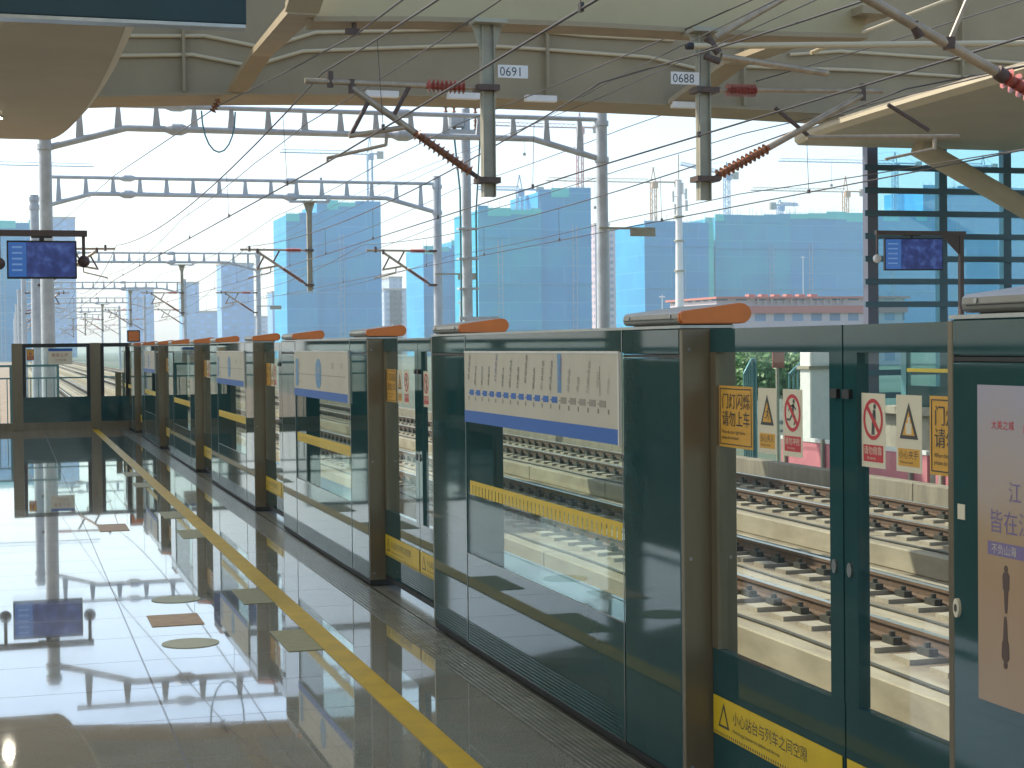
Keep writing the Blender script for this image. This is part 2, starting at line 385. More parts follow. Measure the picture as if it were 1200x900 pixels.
def dup(o, loc=None, label=None, parent=None):
    c = o.copy(); COL.objects.link(c)
    if parent: c.parent = parent
    if loc: c.location = loc
    if label: c['label'] = label
    for ch in kids(o): dup(ch, parent=c)
    return c
def struct(name, mb):
    return tag(mb.build(name), kind='structure')
ORD = ['nearest', 'second', 'third', 'fourth', 'fifth', 'sixth', 'seventh', 'eighth']

# ================================================================== SETTING
GZ = -2.6
struct('ground', MB(GROUND).box(-1300, 1300, -80, 2350, GZ-0.3, GZ))
struct('track_bed', MB(BED).box(2.36, 15.0, -14, 420, -2.55, -1.6).box(-14, 2.36, 31.8, 420, -2.5, -1.65))
XE, YE = 2.36, 31.75            # platform edge and end
struct('platform_base', MB(CONC).box(-8, XE, -14, YE, -2.55, -0.06))
struct('platform_floor', MB(GRANITE).box(-8, 1.862, -14, YE+0.02, -0.06, 0.0))
sl = MB(SILL)
sl.box(1.862, XE, -14, YE+0.01, -0.06, -0.008)
for i in range(9):
    x = 1.872+i*0.022; sl.box(x, x+0.012, -14, YE, -0.01, 0.001)
sl.box(2.0655, 2.078, -14, YE, -0.01, -0.004, BLACK)
struct('ribbed_threshold', sl)
struct('yellow_safety_line', MB(YEL).box(1.42, 1.53, -10, 31.2, 0.0005, 0.004))

# floor stickers and boarding mats
def disc(mb, x, y, r, z0, z1, m=None, n=32):
    mb.prism([(x+r*math.cos(2*PI*i/n), y+r*math.sin(2*PI*i/n)) for i in range(n)], lambda p, t: (p[0], p[1], t), z0, z1, m)
STD = mat('sticker_olive', (0.50, 0.50, 0.34), 0.45, ior=1.3)
STR = mat('sticker_brown', (0.48, 0.32, 0.18), 0.45, ior=1.3, var=0.15, scale=14)
MATO = mat('mat_olive', (0.32, 0.30, 0.15), 0.45, ior=1.3, var=0.1, scale=20)
for (x, y, r, l) in ((0.90, 9.75, 0.14, 'round olive floor sticker beyond the square brown sticker'), (0.83, 8.27, 0.14, 'round olive floor sticker nearest the camera')):
    b = MB(STD); disc(b, x, y, r, 0.0005, 0.003); tag(b.build('floor_sticker'), l, 'floor sticker', 'stickers on the platform floor')
for (x0, x1, y0, y1, l) in ((0.69, 0.96, 8.82, 9.2, 'square brown floor sticker between the two round ones'), (0.67, 0.90, 13.6, 14.15, 'square brown floor sticker far along the platform')):
    tag(MB(STR).box(x0, x1, y0, y1, 0.0005, 0.003).build('floor_sticker'), l, 'floor sticker', 'stickers on the platform floor')
for k, (y0, l) in enumerate(((7.87, 'nearest olive boarding mat beside the yellow line'), (9.42, 'second olive boarding mat beside the yellow line'),
                             (12.86, 'third olive boarding mat along the yellow line'), (14.43, 'fourth olive boarding mat along the yellow line'),
                             (17.8, 'fifth olive boarding mat along the yellow line'), (19.4, 'sixth olive boarding mat, farthest along the yellow line'))):
    tag(MB(MATO).box(1.25, 1.418, y0, y0+0.6, 0.0005, 0.003).build('boarding_mat'), l, 'floor mat', 'boarding mats by the gate doors')

# ================================================================== PLATFORM SCREEN GATES
XG, PITCHY, Y0, HL = 2.08, 4.93, 5.0, 3.32
# a flat sheet facing the platform: local x runs towards the camera (-Y), local y is up
def fx(xp, y, z):
    return lambda a, b: (xp, y-a, z+b)
def sheet(mb, xp, y_left, w, z0, h, m=None, th=0.002):
    mb.box(xp, xp+th, y_left-w, y_left, z0, z0+h, m); return mb
def outline(mb, xp, y_left, w, z0, h, t, m):
    mb.box(xp, xp+0.001, y_left-w, y_left, z0, z0+t, m); mb.box(xp, xp+0.001, y_left-w, y_left, z0+h-t, z0+h, m)
    mb.box(xp, xp+0.001, y_left-w, y_left-w+t, z0+t, z0+h-t, m); mb.box(xp, xp+0.001, y_left-t, y_left, z0+t, z0+h-t, m)

CAPO = []
for x, z in ((0.004, 1.512), (-0.006, 1.520), (-0.008, 1.532), (-0.006, 1.546), (0.004, 1.554), (0.10, 1.566), (0.205, 1.580)): CAPO.append((x, z))
for i in range(1, 8):
    t = PI/2 - PI*i/8; CAPO.append((0.212+0.034*math.cos(t), 1.546+0.034*math.sin(t)))
CAPO.append((0.205, 1.512))
def cap_mb(y0, y1):
    b = MB(CAPG); b.prism(CAPO, lambda p, t: (p[0], t, p[1]), y0, y1)
    b.box(0.02, 0.20, y0+0.03, y1-0.03, 1.495, 1.513, BLACK)
    b.box(-0.0095, -0.0085, y0+0.03, y1-0.02, 1.527, 1.5295, BLACK)
    for y in (y0+0.06, y1-0.06): b.tube((-0.0085, y, 1.538), (-0.011, y, 1.538), 0.006, TRIM, n=8)
    return b
def lens_mb(y):
    b = MB(ORANGE)
    cx, cz = 0.115, 1.544
    ins = [(cx+(x-cx)*0.985, cz+(z-cz)*0.90) for x, z in CAPO]
    b.prism(CAPO, lambda p, t: (p[0], t, p[1]), y-0.012, y-0.0005)
    b.prism(ins, lambda p, t: (p[0], t, p[1]), y-0.022, y-0.0125)
    return b
def housing(k, label, board):
    t = thing('gate_housing', label, 'screen gate housing', (XG, Y0+k*PITCHY, 0), 'fixed housings of the platform screen gates')
    W = 0.19
    ep_ = MB(OLIVE).box(0.001, W, -0.012, 0.012, 0.004, 1.496, bev=0.003)
    for z in (0.07, 0.75, 1.43):
        for x in (0.025, W-0.025): ep_.tube((x, -0.012, z), (x, -0.0145, z), 0.006, TRIM, n=10)
    ep_.box(0.0, W+0.001, -0.0128, 0.0128, 0.0, 0.03, BLACK)
    ep_.build('end_plate', t)
    MB(OLIVE).box(0.001, W, HL-0.012, HL+0.012, 0.004, 1.496, bev=0.003).build('end_plate', t)
    for (ya, yb) in ((0.0125, 0.53), (2.66, HL-0.0125)):
        c = MB(DKGL).box(0.0, W-0.004, ya, yb, 0.03, 1.40, bev=0.004)
        c.box(0.004, W-0.006, ya, yb, 1.402, 1.412, BLACK); c.box(0.0, W-0.004, ya, yb, 1.414, 1.498, bev=0.004)
        c.box(0.004, W, ya, yb, 0.0, 0.028, BLACK)
        c.build('column', t)
    kp = MB(DKGL).box(0.0, 0.02, 0.532, 2.658, 0.03, 0.46).box(W-0.02, W, 0.532, 2.658, 0.03, 0.46).box(0.02, W-0.02, 0.532, 2.658, 0.44, 0.458)
    kp.box(0.004, W-0.004, 0.532, 2.658, 0.0, 0.028, BLACK); kp.build('kick_panel', t)
    hd = MB(DKGL).box(0.0, W, 0.532, 2.658, 1.42, 1.498)
    hd.box(-0.001, W+0.001, 0.0, HL, 1.4985, 1.508, TRIM); hd.build('header', t)
    MB(GLASS).box(0.004, 0.010, 0.533, 2.657, 0.461, 1.419).build('glass_pane', t)
    MB(GLASS).box(W-0.010, W-0.004, 0.533, 2.657, 0.461, 1.419).build('glass_pane', t)
    tr = MB(TRIM)
    for y in (0.531, 2.655): tr.box(-0.0025, -0.0005, y, y+0.005, 0.03, 1.498)
    tr.box(-0.002, -0.0005, 0.537, 2.654, 0.457, 0.462); tr.build('edge_trim', t)
    st = MB(STRIP)
    y = 2.60
    while y > 0.60:
        w = 0.040; sheet(st, 0.0015, y, w, 0.746, 0.066, None, 0.0015)
        st.box(0.0015, 0.003, y-w-0.014, y-w, 0.792, 0.812); y -= 0.054
    st.build('warning_strip', t)
    for y0 in (0.0, 2.755):
        c = cap_mb(y0+0.004, y0+0.50).build('top_cap', t)
        lens_mb(y0+0.004).build('indicator_lens', c)
    if board:
        bd = MB(BOARD); sheet(bd, -0.0115, 2.63, 2.08, 1.09, 0.325, None, 0.008)
        bo = bd.build('route_board', t)
        rim = MB(WHITEP); rim.box(-0.0135, -0.003, 0.538, 0.5495, 1.085, 1.42).box(-0.0135, -0.003, 0.5496, 2.63, 1.4155, 1.424); rim.build('board_rim', bo)
        s2 = MB(BLUE); sheet(s2, -0.0130, 2.63, 2.08, 1.09, 0.055, None, 0.0012); s2.build('blue_stripe', bo)
        board(bo)
    return t

def route_map(bo):
    X = -0.0127
    a = MB(BLUE); g = MB(GREYP); tx = MB(INK, GREYP, PURP, DKBL, LABR)
    names = ['高新中路', '学府路', '白石洲', '红树湾', '深圳湾口', '大剧院', '世界之窗', '侨城北', '香蜜湖站', '景田路', '市民中心', '莲花村站', '会展中心', '老街站', '晒布', '翠竹路口', '田贝', '水贝']
    n = len(names)
    for i, nm in enumerate(names):
        y = 2.555-i*0.112; z = 1.225
        if i < n-1:
            (a if i < 12 else g).box(X, X+0.001, y-0.088, y-0.020, z-0.006, z+0.019)
            (a if i < 12 else g).box(X, X+0.001, y-0.020, y, z+0.002, z+0.008)
        m = DKBL if i in (4,) else PURP if i == 12 else (INK if i < 12 else GREYP)
        h = 0.031 if i != 12 else 0.035
        if i == 12: sheet(tx, X+0.0002, y+0.018, 0.046, z+0.035, 0.155, LBLUE, 0.0006)
        zz = z+0.045 + (0.022 if i % 4 == 0 and i != 12 else 0)
        nb = MB(m)
        for j, ch in enumerate(nm[::-1]):
            nb.text(ch, h, fx(X-0.0002, y+0.014-0.008*j, zz+j*h*0.98), m)
        nb.build('station_name', bo)
        for s in (0, 1): tx.box(X, X+0.0005, y-0.004-0.008*s, y+0.001-0.008*s, z-0.03, z-0.012, GREYP)
    tx.box(X-0.0002, X+0.0004, 2.55-16.2*0.112, 2.55-16.2*0.112+0.003, 1.26, 1.37, GREYP)
    a.build('route_line', bo); g.build('grey_route_line', bo); tx.build('station_ticks', bo)
def station_board(left, mid, right):
    def f(bo):
        X = -0.0127
        ln = MB(GREYP, INK).box(X, X+0.001, 0.62, 2.55, 1.252, 1.257); 
        for (y, s, z, h) in ((2.44, left, 1.305, 0.05), (1.12, right, 1.305, 0.05), (0.80, '方向', 1.31, 0.042)): ln.text(s, h, fx(X-0.0004, y, z), GREYP)
        for (y, s) in ((2.42, 'Platform'), (1.15, 'To'), (0.84, 'Exit')): ln.text(s, 0.03, fx(X-0.0004, y, 1.19), GREYP)
        ln.build('printed_text', bo)
        for yc in (1.60, 2.50):
            o = []
            for i in range(33):
                t = PI*i/16 if i < 17 else PI*i/16
                o.append((yc+0.105*math.cos(t), 1.265+0.032*(1 if i < 17 else -1)+0.072*math.sin(t)*1.0))
            if yc > 2: o = [(max(p[0], yc-0.06) if p[0] < yc else min(p[0], yc+0.05), p[1]) for p in o]
            pl = MB(LBLUE); pl.prism(o, lambda p, t: (t, p[0], p[1]), X-0.0012, X); p = pl.build('blue_pill', bo)
            if yc < 2: 
                w = MB(BOARD); w.text(mid, 0.055, fx(X-0.0018, yc+0.05, 1.27), None); w.text('Station', 0.026, fx(X-0.0018, yc+0.047, 1.225), None); w.build('pill_text', p)
    return f
def poster_board(bo): pass

h_labels = ['gate housing with the blue metro route map, nearest fully visible one', 'second gate housing, its board showing a tall blue pill',
            'third gate housing along the platform with pale station board', 'fourth gate housing along the platform, slim in view',
            'fifth gate housing along the platform, just before the last', 'farthest gate housing beside the platform end fence']
boards = [route_map, station_board('上行', '站台', '往东'), station_board('下行', '出口', '往西'), None, station_board('上行', '站台', '往东'), None]
for k in range(6): housing(k, h_labels[k], boards[k])
hp = housing(-1, 'nearest gate housing at the right edge carrying a brown advertising poster', None)
# advertising poster behind the glass of the nearest housing
pb = MB(POSTER); sheet(pb, -0.006, 3.195, 2.55, 0.645, 0.705, None, 0.004); po = pb.build('poster', hp)
pt = MB(PURP)
pt.text('皆在江湖', 0.056, fx(-0.0068, 3.15, 1.03)); pt.text('江', 0.05, fx(-0.0068, 3.075, 1.10))
p2 = MB(LABR); p2.text('大美之城', 0.022, fx(-0.0068, 3.14, 1.255)); p2.text('山水之间 自在安居', 0.026, fx(-0.0068, 3.02, 1.25)); p2.build('poster_slogan', po)
pt.build('poster_title', po)
pbn = MB(PURP); sheet(pbn, -0.0068, 3.155, 0.4, 0.975, 0.03, None, 0.0006); pbn.text('不负山海', 0.024, fx(-0.0072, 3.14, 0.981), BOARD); pbn.build('poster_band', po)
fg = MB(mat('figure_print', (0.10, 0.06, 0.05), 0.5))
def figure(y, z, h, sg):
    prof = [(0.0, 0.02), (0.10, 0.035), (0.45, 0.05), (0.52, 0.075), (0.78, 0.085), (0.84, 0.06), (0.87, 0.028), (0.90, 0.042), (0.96, 0.042), (1.0, 0.018)]
    w_ = 1.5
    o = [(y+w*w_*h, z+sg*t*h) for t, w in prof] + [(y-w*w_*h, z+sg*t*h) for t, w in prof[::-1]]
    fg.prism(o, lambda p, t: (t, p[0], p[1]), -0.0069, -0.0063)
figure(3.085, 0.852, 0.105, 1); figure(3.088, 0.845, 0.115, -1)
fg.build('poster_figure', po)
ks = MB(LABW)
ks.prism([(3.285+0.012*math.cos(2*PI*i/20), 0.835+0.022*math.sin(2*PI*i/20)) for i in range(20)], lambda p, t: (t, p[0], p[1]), -0.008, -0.0005)
ks.prism([(3.285+0.005*math.cos(2*PI*i/12), 0.835+0.009*math.sin(2*PI*i/12)) for i in range(12)], lambda p, t: (t, p[0], p[1]), -0.010, -0.008, INK)
ks.build('key_switch', hp)
MB(LABW).box(-0.002, -0.0005, 3.255, 3.285, 1.04, 1.075).build('small_label', hp)

# sliding door leaves
XD = 2.175
GAP = PITCHY-HL
def tri(mb, xp, yl, w, z0, h, m1, m2):
    f = lambda p, t: (t, p[0], p[1])
    mb.prism([(yl, z0), (yl-w, z0), (yl-w/2, z0+h)], f, xp-0.0006, xp, m1)
    mb.prism([(yl-w*0.17, z0+h*0.10), (yl-w*0.83, z0+h*0.10), (yl-w/2, z0+h*0.76)], f, xp-0.0012, xp-0.0006, m2)
def ring(mb, xp, yc, zc, ry, rz, m, m2, strike=True):
    n = 28; vs = []; 
    for i in range(n):
        t = 2*PI*i/n
        for s in (1.0, 0.80): vs.append((xp-0.0008, yc+ry*s*math.cos(t), zc+rz*s*math.sin(t)))
    mb.add(vs, [(2*i, 2*i+1, (2*i+3) % (2*n), (2*i+2) % (2*n)) for i in range(n)], m)
    if strike:
        mb.add([(xp-0.001, yc+ry*0.72, zc+rz*0.55), (xp-0.001, yc+ry*0.55, zc+rz*0.72), (xp-0.001, yc-ry*0.72, zc-rz*0.55), (xp-0.001, yc-ry*0.55, zc-rz*0.72)], [(0, 1, 2, 3)], m)
def stick(mb, xp, yc, zc, h, m, lean=0, run=False):
    S = lambda a, b: (xp-0.0006, yc-a*h, zc+b*h)
    def seg(a, b, w):
        a, b = Vector(a), Vector(b); d = (b-a).normalized(); q = Vector((-d.y, d.x))*w/2
        mb.add([S(*(a+q)), S(*(a-q)), S(*(b-q)), S(*(b+q))], [(0, 1, 2, 3)], m)
    n = 12; mb.add([S(lean*0.4+0.085*math.cos(2*PI*i/n), 0.40+0.085*math.sin(2*PI*i/n)) for i in range(n)], [tuple(range(n))], m)
    seg((lean*0.3, 0.30), (0, -0.05), 0.15)
    if run:
        seg((0, -0.03), (0.22, -0.15), 0.09); seg((0.22, -0.15), (0.12, -0.42), 0.08); seg((0, -0.03), (-0.2, -0.25), 0.09); seg((-0.2, -0.25), (-0.42, -0.22), 0.07)
        seg((0.05, 0.26), (0.28, 0.12), 0.06); seg((0.05, 0.26), (-0.22, 0.22), 0.06); seg((-0.22, 0.22), (-0.3, 0.05), 0.05)
    else:
        seg((0.03, -0.03), (0.05, -0.48), 0.09); seg((-0.03, -0.03), (-0.06, -0.48), 0.09); seg((lean*0.3+0.05, 0.25), (0.14, -0.02), 0.06)
def door(k, far):
    """k: which opening; far leaf (left in view) or near leaf (right in view)"""
    ya = Y0+k*PITCHY+HL; mid = ya+GAP*0.43
    y0, y1 = (mid+0.004, ya+GAP-0.02) if far else (ya+0.02-0.25, mid-0.004)
    w = y1-y0
    nm = ['at the nearest opening', 'at the opening by the route map', 'at the third opening', 'at the fourth opening', 'at the fifth opening', 'at the sixth opening'][k+1]
    lab = f'glass sliding gate leaf {nm}, ' + ('with yellow warning notice and no running sign' if far else 'with red no leaning sign and hand pinch sign')
    t = thing('gate_door', lab, 'sliding door', (XD, y1, 0), 'sliding leaves of the platform screen gates')
    TH = 0.035
    fr = MB(DKGL)
    sl, sr = (0.045, 0.075) if far else (0.075, 0.045)
    fr.box(0, TH, -sl, 0, 0.46, 1.42, OLIVE if far else None); fr.box(0, TH, -w, -w+sr, 0.46, 1.42); fr.box(0, TH, -w, 0, 1.42, 1.495)
    fr.box(0, TH, -w, 0, 0.03, 0.06, BLACK)
    fr.build('frame', t)
    MB(GLASS).box(0.012, 0.018, -w+sr+0.001, -sl-0.001, 0.461, 1.419).build('glass_pane', t)
    MB(DKGL).box(0.002, TH-0.002, -w, 0, 0.062, 0.459).build('kick_panel', t)
    lb = MB(LABY2); L0 = 0.010; LW = w-0.02
    sheet(lb, -0.002, -L0, LW, 0.185, 0.125, None, 0.0015); lo = lb.build('gap_label', t)
    li = MB(INK); tri(li, -0.0022, -L0-0.04, 0.085, 0.215, 0.08, INK, LABY2)
    li.text('小心站台与列车之间空隙', 0.047, fx(-0.0026, -L0-0.15, 0.245)); li.text('Mind the gap between the platform and the train', 0.017, fx(-0.0026, -L0-0.15, 0.215))
    for i in range(int(LW/0.016)): li.box(-0.0024, -0.0022, -L0-0.008-i*0.016-0.006, -L0-0.008-i*0.016, 0.188, 0.198)
    li.build('label_print', lo)
    X = 0.0105
    def notice(yl):
        b = MB(LABY); sheet(b, X, yl, 0.25, 1.118, 0.195, None, 0.001); o = b.build('door_light_notice', t)
        i = MB(INK); outline(i, X-0.0012, yl-0.008, 0.234, 1.126, 0.179, 0.003, INK)
        i.text('门灯闪烁', 0.053, fx(X-0.0014, yl-0.022, 1.245)); i.text('请勿上车', 0.053, fx(X-0.0014, yl-0.022, 1.19))
        i.text('When the door light flashes', 0.0155, fx(X-0.0014, yl-0.022, 1.162)); i.text('please do not board', 0.0155, fx(X-0.0014, yl-0.022, 1.144)); i.build('notice_print', o)
    def sign(yl, kind):
        w_ = 0.125; b = MB(LABW); sheet(b, X, yl, w_, 1.115, 0.197, None, 0.001); o = b.build('safety_sign', t)
        i = MB(INK, LABR, LABY)
        if kind in ('pinch', 'hand'):
            tri(i, X-0.0003, yl-0.018, 0.09, 1.20, 0.092, INK, LABY)
            if kind == 'pinch': stick(i, X-0.0012, yl-0.066, 1.232, 0.042, INK, lean=0.3, run=True)
            else: i.box(X-0.0016, X-0.0012, yl-0.078, yl-0.05, 1.212, 1.24, LABW); i.box(X-0.0016, X-0.0012, yl-0.070, yl-0.060, 1.24, 1.256, LABW)
            sheet(i, X-0.0004, yl-0.01, 0.105, 1.13, 0.045, LABY, 0.0004)
            i.text('当心夹人' if kind == 'pinch' else '小心夹手', 0.024, fx(X-0.0008, yl-0.013, 1.151), INK); i.text('Mind your hands', 0.0095, fx(X-0.0008, yl-0.02, 1.137), INK)
        else:
            ring(i, X, yl-0.0625, 1.243, 0.052, 0.055, LABR, LABW); stick(i, X, yl-0.0625, 1.243, 0.085, INK, lean=0.25, run=(kind == 'run'))
            sheet(i, X-0.0004, yl-0.01, 0.105, 1.13, 0.045, LABR, 0.0004)
            i.text('请勿冲抢' if kind == 'run' else '请勿倚靠', 0.024, fx(X-0.0008, yl-0.013, 1.151), LABW); i.text('No rushing' if kind == 'run' else 'No leaning', 0.010, fx(X-0.0008, yl-0.03, 1.137), LABW)
        i.build('sign_print', o)
    if far: notice(-0.048); sign(-0.338, 'pinch'); sign(-0.508, 'run')
    else:
        e = y1-3.94
        sign(-0.08, 'lean'); sign(-0.262, 'hand'); notice(-0.425)
    hb = MB(BLACK).box(-0.012, 0.0, *( (-w+0.012, -w+0.05) if far else (-0.05, -0.012)), 1.295, 1.32); hb.build('latch', t)
    yk = -w+0.045 if far else -0.035
    kd = MB(TRIM); kd.prism([(yk+0.013*math.cos(2*PI*i/20), 0.83+0.02*math.sin(2*PI*i/20)) for i in range(20)], lambda p, q: (q, p[0], p[1]), -0.006, 0.0); kd.build('key_lock', t)
for k in range(-1, 5):
    door(k, True); door(k, False)

# ------------------------------------------------------------------ platform end fence
ef = thing('platform_end_fence', 'olive and glass fence closing the far end of the platform', 'fence', (0, 31.3, 0))
for x in (-7.6, -5.1, -2.6, 0.04, 1.41, 2.10): MB(OLIVE).box(x, x+0.185, -0.04, 0.06, 0.0, 1.575, bev=0.004).build('post', ef)
fp = MB(OLIVE).box(0.225, 1.41, -0.03, 0.05, 0.0, 0.14).box(1.595, 2.10, -0.03, 0.05, 0, 0.14).box(-2.4, 0.04, -0.03, 0.05, 0, 0.14).box(-4.9, -2.6, -0.03, 0.05, 0, 0.14).box(-7.4, -5.1, -0.03, 0.05, 0, 0.14); fp.build('base_rail', ef)
for (x0, x1) in ((0.226, 1.409), (1.596, 2.099), (-2.414, -1.2), (-4.914, -2.601), (-7.414, -5.101)):  # leftmost two, with their posts, added unseen to block bright glass reflections
    b = MB(BLACK).box(x0, x1, -0.03, 0.04, 1.50, 1.57).box(x0, x0+0.06, -0.03, 0.04, 0.60, 1.5).box(x1-0.06, x1, -0.03, 0.04, 0.60, 1.5); fo = b.build('panel_frame', ef)
    MB(DKGL).box(x0, x1, -0.028, 0.038, 0.142, 0.60).build('dark_panel', ef)
    MB(GLASS).box(x0+0.061, x1-0.061, 0.0, 0.008, 0.602, 1.499).build('glass_pane', ef)
n1 = MB(REDB); n1.box(0.30, 0.43, -0.004, -0.001, 1.27, 1.47); o1 = n1.build('red_sticker', ef); i1 = MB(LABY); i1.box(0.31, 0.42, -0.006, -0.0042, 1.345, 1.46); i1.prism([(0.33, 1.36), (0.40, 1.36), (0.365, 1.44)], lambda p, t: (p[0], t, p[1]), -0.008, -0.0062, REDB); i1.text('禁止', 0.045, lambda a, b: (0.32+a, -0.006, 1.29+b), LABY); i1.build('sticker_print', o1)
n2 = MB(LABW); n2.box(0.68, 1.10, -0.004, -0.001, 1.19, 1.48); o2 = n2.build('cream_notice', ef)
i2 = MB(BLUE, REDB); i2.box(0.68, 1.10, -0.0055, -0.0042, 1.43, 1.48); i2.text('乘客止步', 0.075, lambda a, b: (0.73+a, -0.0055, 1.33+b), REDB); i2.text('工作区域', 0.05, lambda a, b: (0.79+a, -0.0055, 1.25+b), REDB); i2.build('notice_print', o2)
bx = MB(BLACK).box(2.08, 2.31, -0.05, 0.07, 1.585, 1.80, bev=0.006); bo = bx.build('indicator_box', ef); MB(ORANGE).box(2.10, 2.29, -0.056, -0.0505, 1.605, 1.78).build('indicator_lens', bo)

# service railing beyond the platform end
rl = thing('service_railing', 'thin teal railing just beyond the platform end fence', 'railing', (0, 34.5, 0))
for x in [(-3.6+i*0.9) for i in range(6)]: MB(TEALM).box(x, x+0.05, 0, 0.05, -1.65, 1.12).build('railing_post', rl)
MB(TEALM).box(-3.6, 0.95, 0, 0.05, 1.1205, 1.165).box(-3.6, 2.4, 0.01, 0.04, 0.88, 0.91).build('hand_rail', rl)
bs = MB(TEALM)
for i in range(32):
    x = -3.5+i*0.15
    if x < 0.9: bs.tube((x, 0.025, -0.2), (x, 0.025, 0.88), 0.010, n=6)
bs.box(-3.6, 0.95, 0.012, 0.038, -0.24, -0.2)
bs.build('balusters', rl)
MB(TEALM).box(2.3, 2.36, 0, 0.05, -1.65, 0.92).build('railing_post', rl)
pg = thing('warning_stake', 'short olive stake with blunt top between the tracks beyond the end fence', 'post', (2.05, 33.6, 0)); MB(OLIVE).box(-0.06, 0.06, 0, 0.08, -1.65, 1.0).build('stake', pg)

# ================================================================== CANOPIES, ROOF
def canopy(name, label, xe, yend, z, sign, lamps):
    """platform canopy: slab with one rounded track-side corner; sign=+1 if the track edge is its +X side"""
    t = thing(name, label, 'canopy', (xe, yend, z), 'platform canopies')
    def outline_pts(off):
        pts = [(0-off, -50)]
        RX, RY = 0.85, 12.0
        for i in range(0, 15):
            a = PI/2*i/14; pts.append((-RX+RX*math.cos(a)-off*math.cos(a), -RY+RY*math.sin(a)-off*math.sin(a)))
        pts += [(-12, -off), (-12, -50)]
        return [(p[0]*sign, p[1]) for p in pts]
    f = lambda p, q: (p[0], p[1], q)
    o = outline_pts(0.0); i = outline_pts(0.14)
    b = MB(SOFF); b.prism(i, f, 0.0, 0.02); b.build('soffit', t)
    n = len(o); e = MB(SOFE)
    e.add([f(p, 0.10) for p in o]+[f(p, -0.002) for p in i], [(k, k+1, n+k+1, n+k) for k in range(n-3)])
    e.add([f(p, 0.10) for p in o]+[f(p, 0.18) for p in o], [(k, (k+1) % n, n+(k+1) % n, n+k) for k in range(n)])
    e.build('edge_band', t)
    MB(CONC).prism(o, f, 0.182, 0.22).build('top_sheet', t)
    for (x, y, lit) in lamps:
        d = MB(TRIM); disc(d, x, y, 0.10, -0.03, 0.001, TRIM, 20); dl = d.build('downlight', t)
        l = MB(LAMP if lit else LAMPO); disc(l, x, y, 0.078, -0.034, -0.0305, None, 20); l.build('lens', dl)
    return t
canopy('platform_canopy', 'beige soffit canopy over the near platform with rounded corner and downlights', 1.56, 32.35, 5.36, 1,
       [(-1.72, -10.9, True), (-1.72, -7.4, False), (-1.68, -3.2, True), (-3.9, -10.9, True), (-3.9, -3.2, True)] + [(x, y, True) for x in (-1.0, -3.2) for y in (-15, -18.5, -22, -25.5, -29, -32.5)])  # final rows: extra lamps out of view, added to brighten the platform
canopy('platform_canopy', 'beige soffit canopy over the opposite platform at right', 16.75, 35.2, 6.0, -1, [])
for i, y in enumerate((0.0, 9.5, 19.0, 28.5)):
    t = thing('canopy_column', f'beige tubular canopy column left of the platform, {ORD[i]}', 'column', (-3.0, y, 0), 'canopy columns of the near platform')
    MB(RIB).tube((0, 0, 0), (0, 0, 5.36), 0.23, n=20).build('shaft', t); MB(TRIM).tube((0, 0, 0), (0, 0, 0.14), 0.26, n=20).build('collar', t)
se = thing('reflection_screen', 'brown panelled screen added left of the platform, outside the frame, to dim glass reflections', 'reflection screen', (-4.0, 5.0, 0))  # added out of view so the gate glass reflects something dark
for j in range(12):
    y = j*2.3
    MB(OLIVE).box(-0.06, 0.06, y, y+0.10, 0, 1.35).build('post', se); MB(DKGL if j % 3 else GIRD).box(-0.02, 0.02, y+0.101, y+2.299, 0.12, 1.22).build('panel', se)
MB(TRIM).box(-0.04, 0.04, 0, 25.9, 1.351, 1.40).build('hand_rail', se); MB(CONC).box(-0.08, 0.08, 0.1, 25.8, 0, 0.119).build('kerb', se)
# opposite canopy strut
cs = thing('canopy_strut', 'thick sloping beige tube propping the opposite canopy', 'strut', (19.6, 34.0, 6.0))
a_, b_ = at(1075, 172, 34.0)-Vector((19.6, 34, 6.0)), at(1260, 278, 34.0)-Vector((19.6, 34, 6.0))
MB(SOFE).tube(a_, b_, 0.235, n=20).build('tube', cs)
MB(RIB).box(b_.x-0.26, b_.x+0.3, -0.3, 0.3, -8.5, b_.z+0.3).build('pier', cs)

# great cross girder with stiffeners and conduits
GY = 35.0
gd = thing('roof_girder', 'wide olive roof girder crossing above the tracks with two conduits', 'girder', (8, GY, 6.8))
def gz(x): return 6.90-0.006*(x-10)**2*0.62 if x < 10 else 6.90-0.0016*(x-10)**2
N = 44; xs = [-16+48*i/N for i in range(N+1)]
g = MB(GIRD)
vs = [(x-8, 0, gz(x)-6.8) for x in xs]+[(x-8, 0, 4.0) for x in xs]+[(x-8, 1.4, gz(x)-6.8) for x in xs]+[(x-8, 1.4, 4.0) for x in xs]; M = N+1
g.add(vs, [(i, i+1, M+i+1, M+i) for i in range(N)]+[(i, 2*M+i, 2*M+i+1, i+1) for i in range(N)]+[(2*M+i, 3*M+i, 3*M+i+1, 2*M+i+1) for i in range(N)]+[(M+i, M+i+1, 3*M+i+1, 3*M+i) for i in range(N)]+[(0, M, 3*M, 2*M), (N, 2*M+N, 3*M+N, M+N)])
g.build('web', gd)
lp = MB(GIRD)
lp.add([(x-8, -0.10, gz(x)-6.87) for x in xs]+[(x-8, -0.10, gz(x)-6.80) for x in xs]+[(x-8, 1.5, gz(x)-6.87) for x in xs]+[(x-8, 1.5, gz(x)-6.8) for x in xs],
       [(i, i+1, M+i+1, M+i) for i in range(N)]+[(i, 2*M+i, 2*M+i+1, i+1) for i in range(N)]+[(M+i, M+i+1, 3*M+i+1, 3*M+i) for i in range(N)])
lp.build('bottom_flange', gd)
def conduit(pts):
    b = MB(PIPE); b.path([(p[0]-8, -0.07, p[1]-6.8) for p in pts], 0.042, n=8); b.build('conduit', gd)
P2 = lambda l: [(at(u, v, GY-0.07).x, at(u, v, GY-0.07).z) for u, v in l]
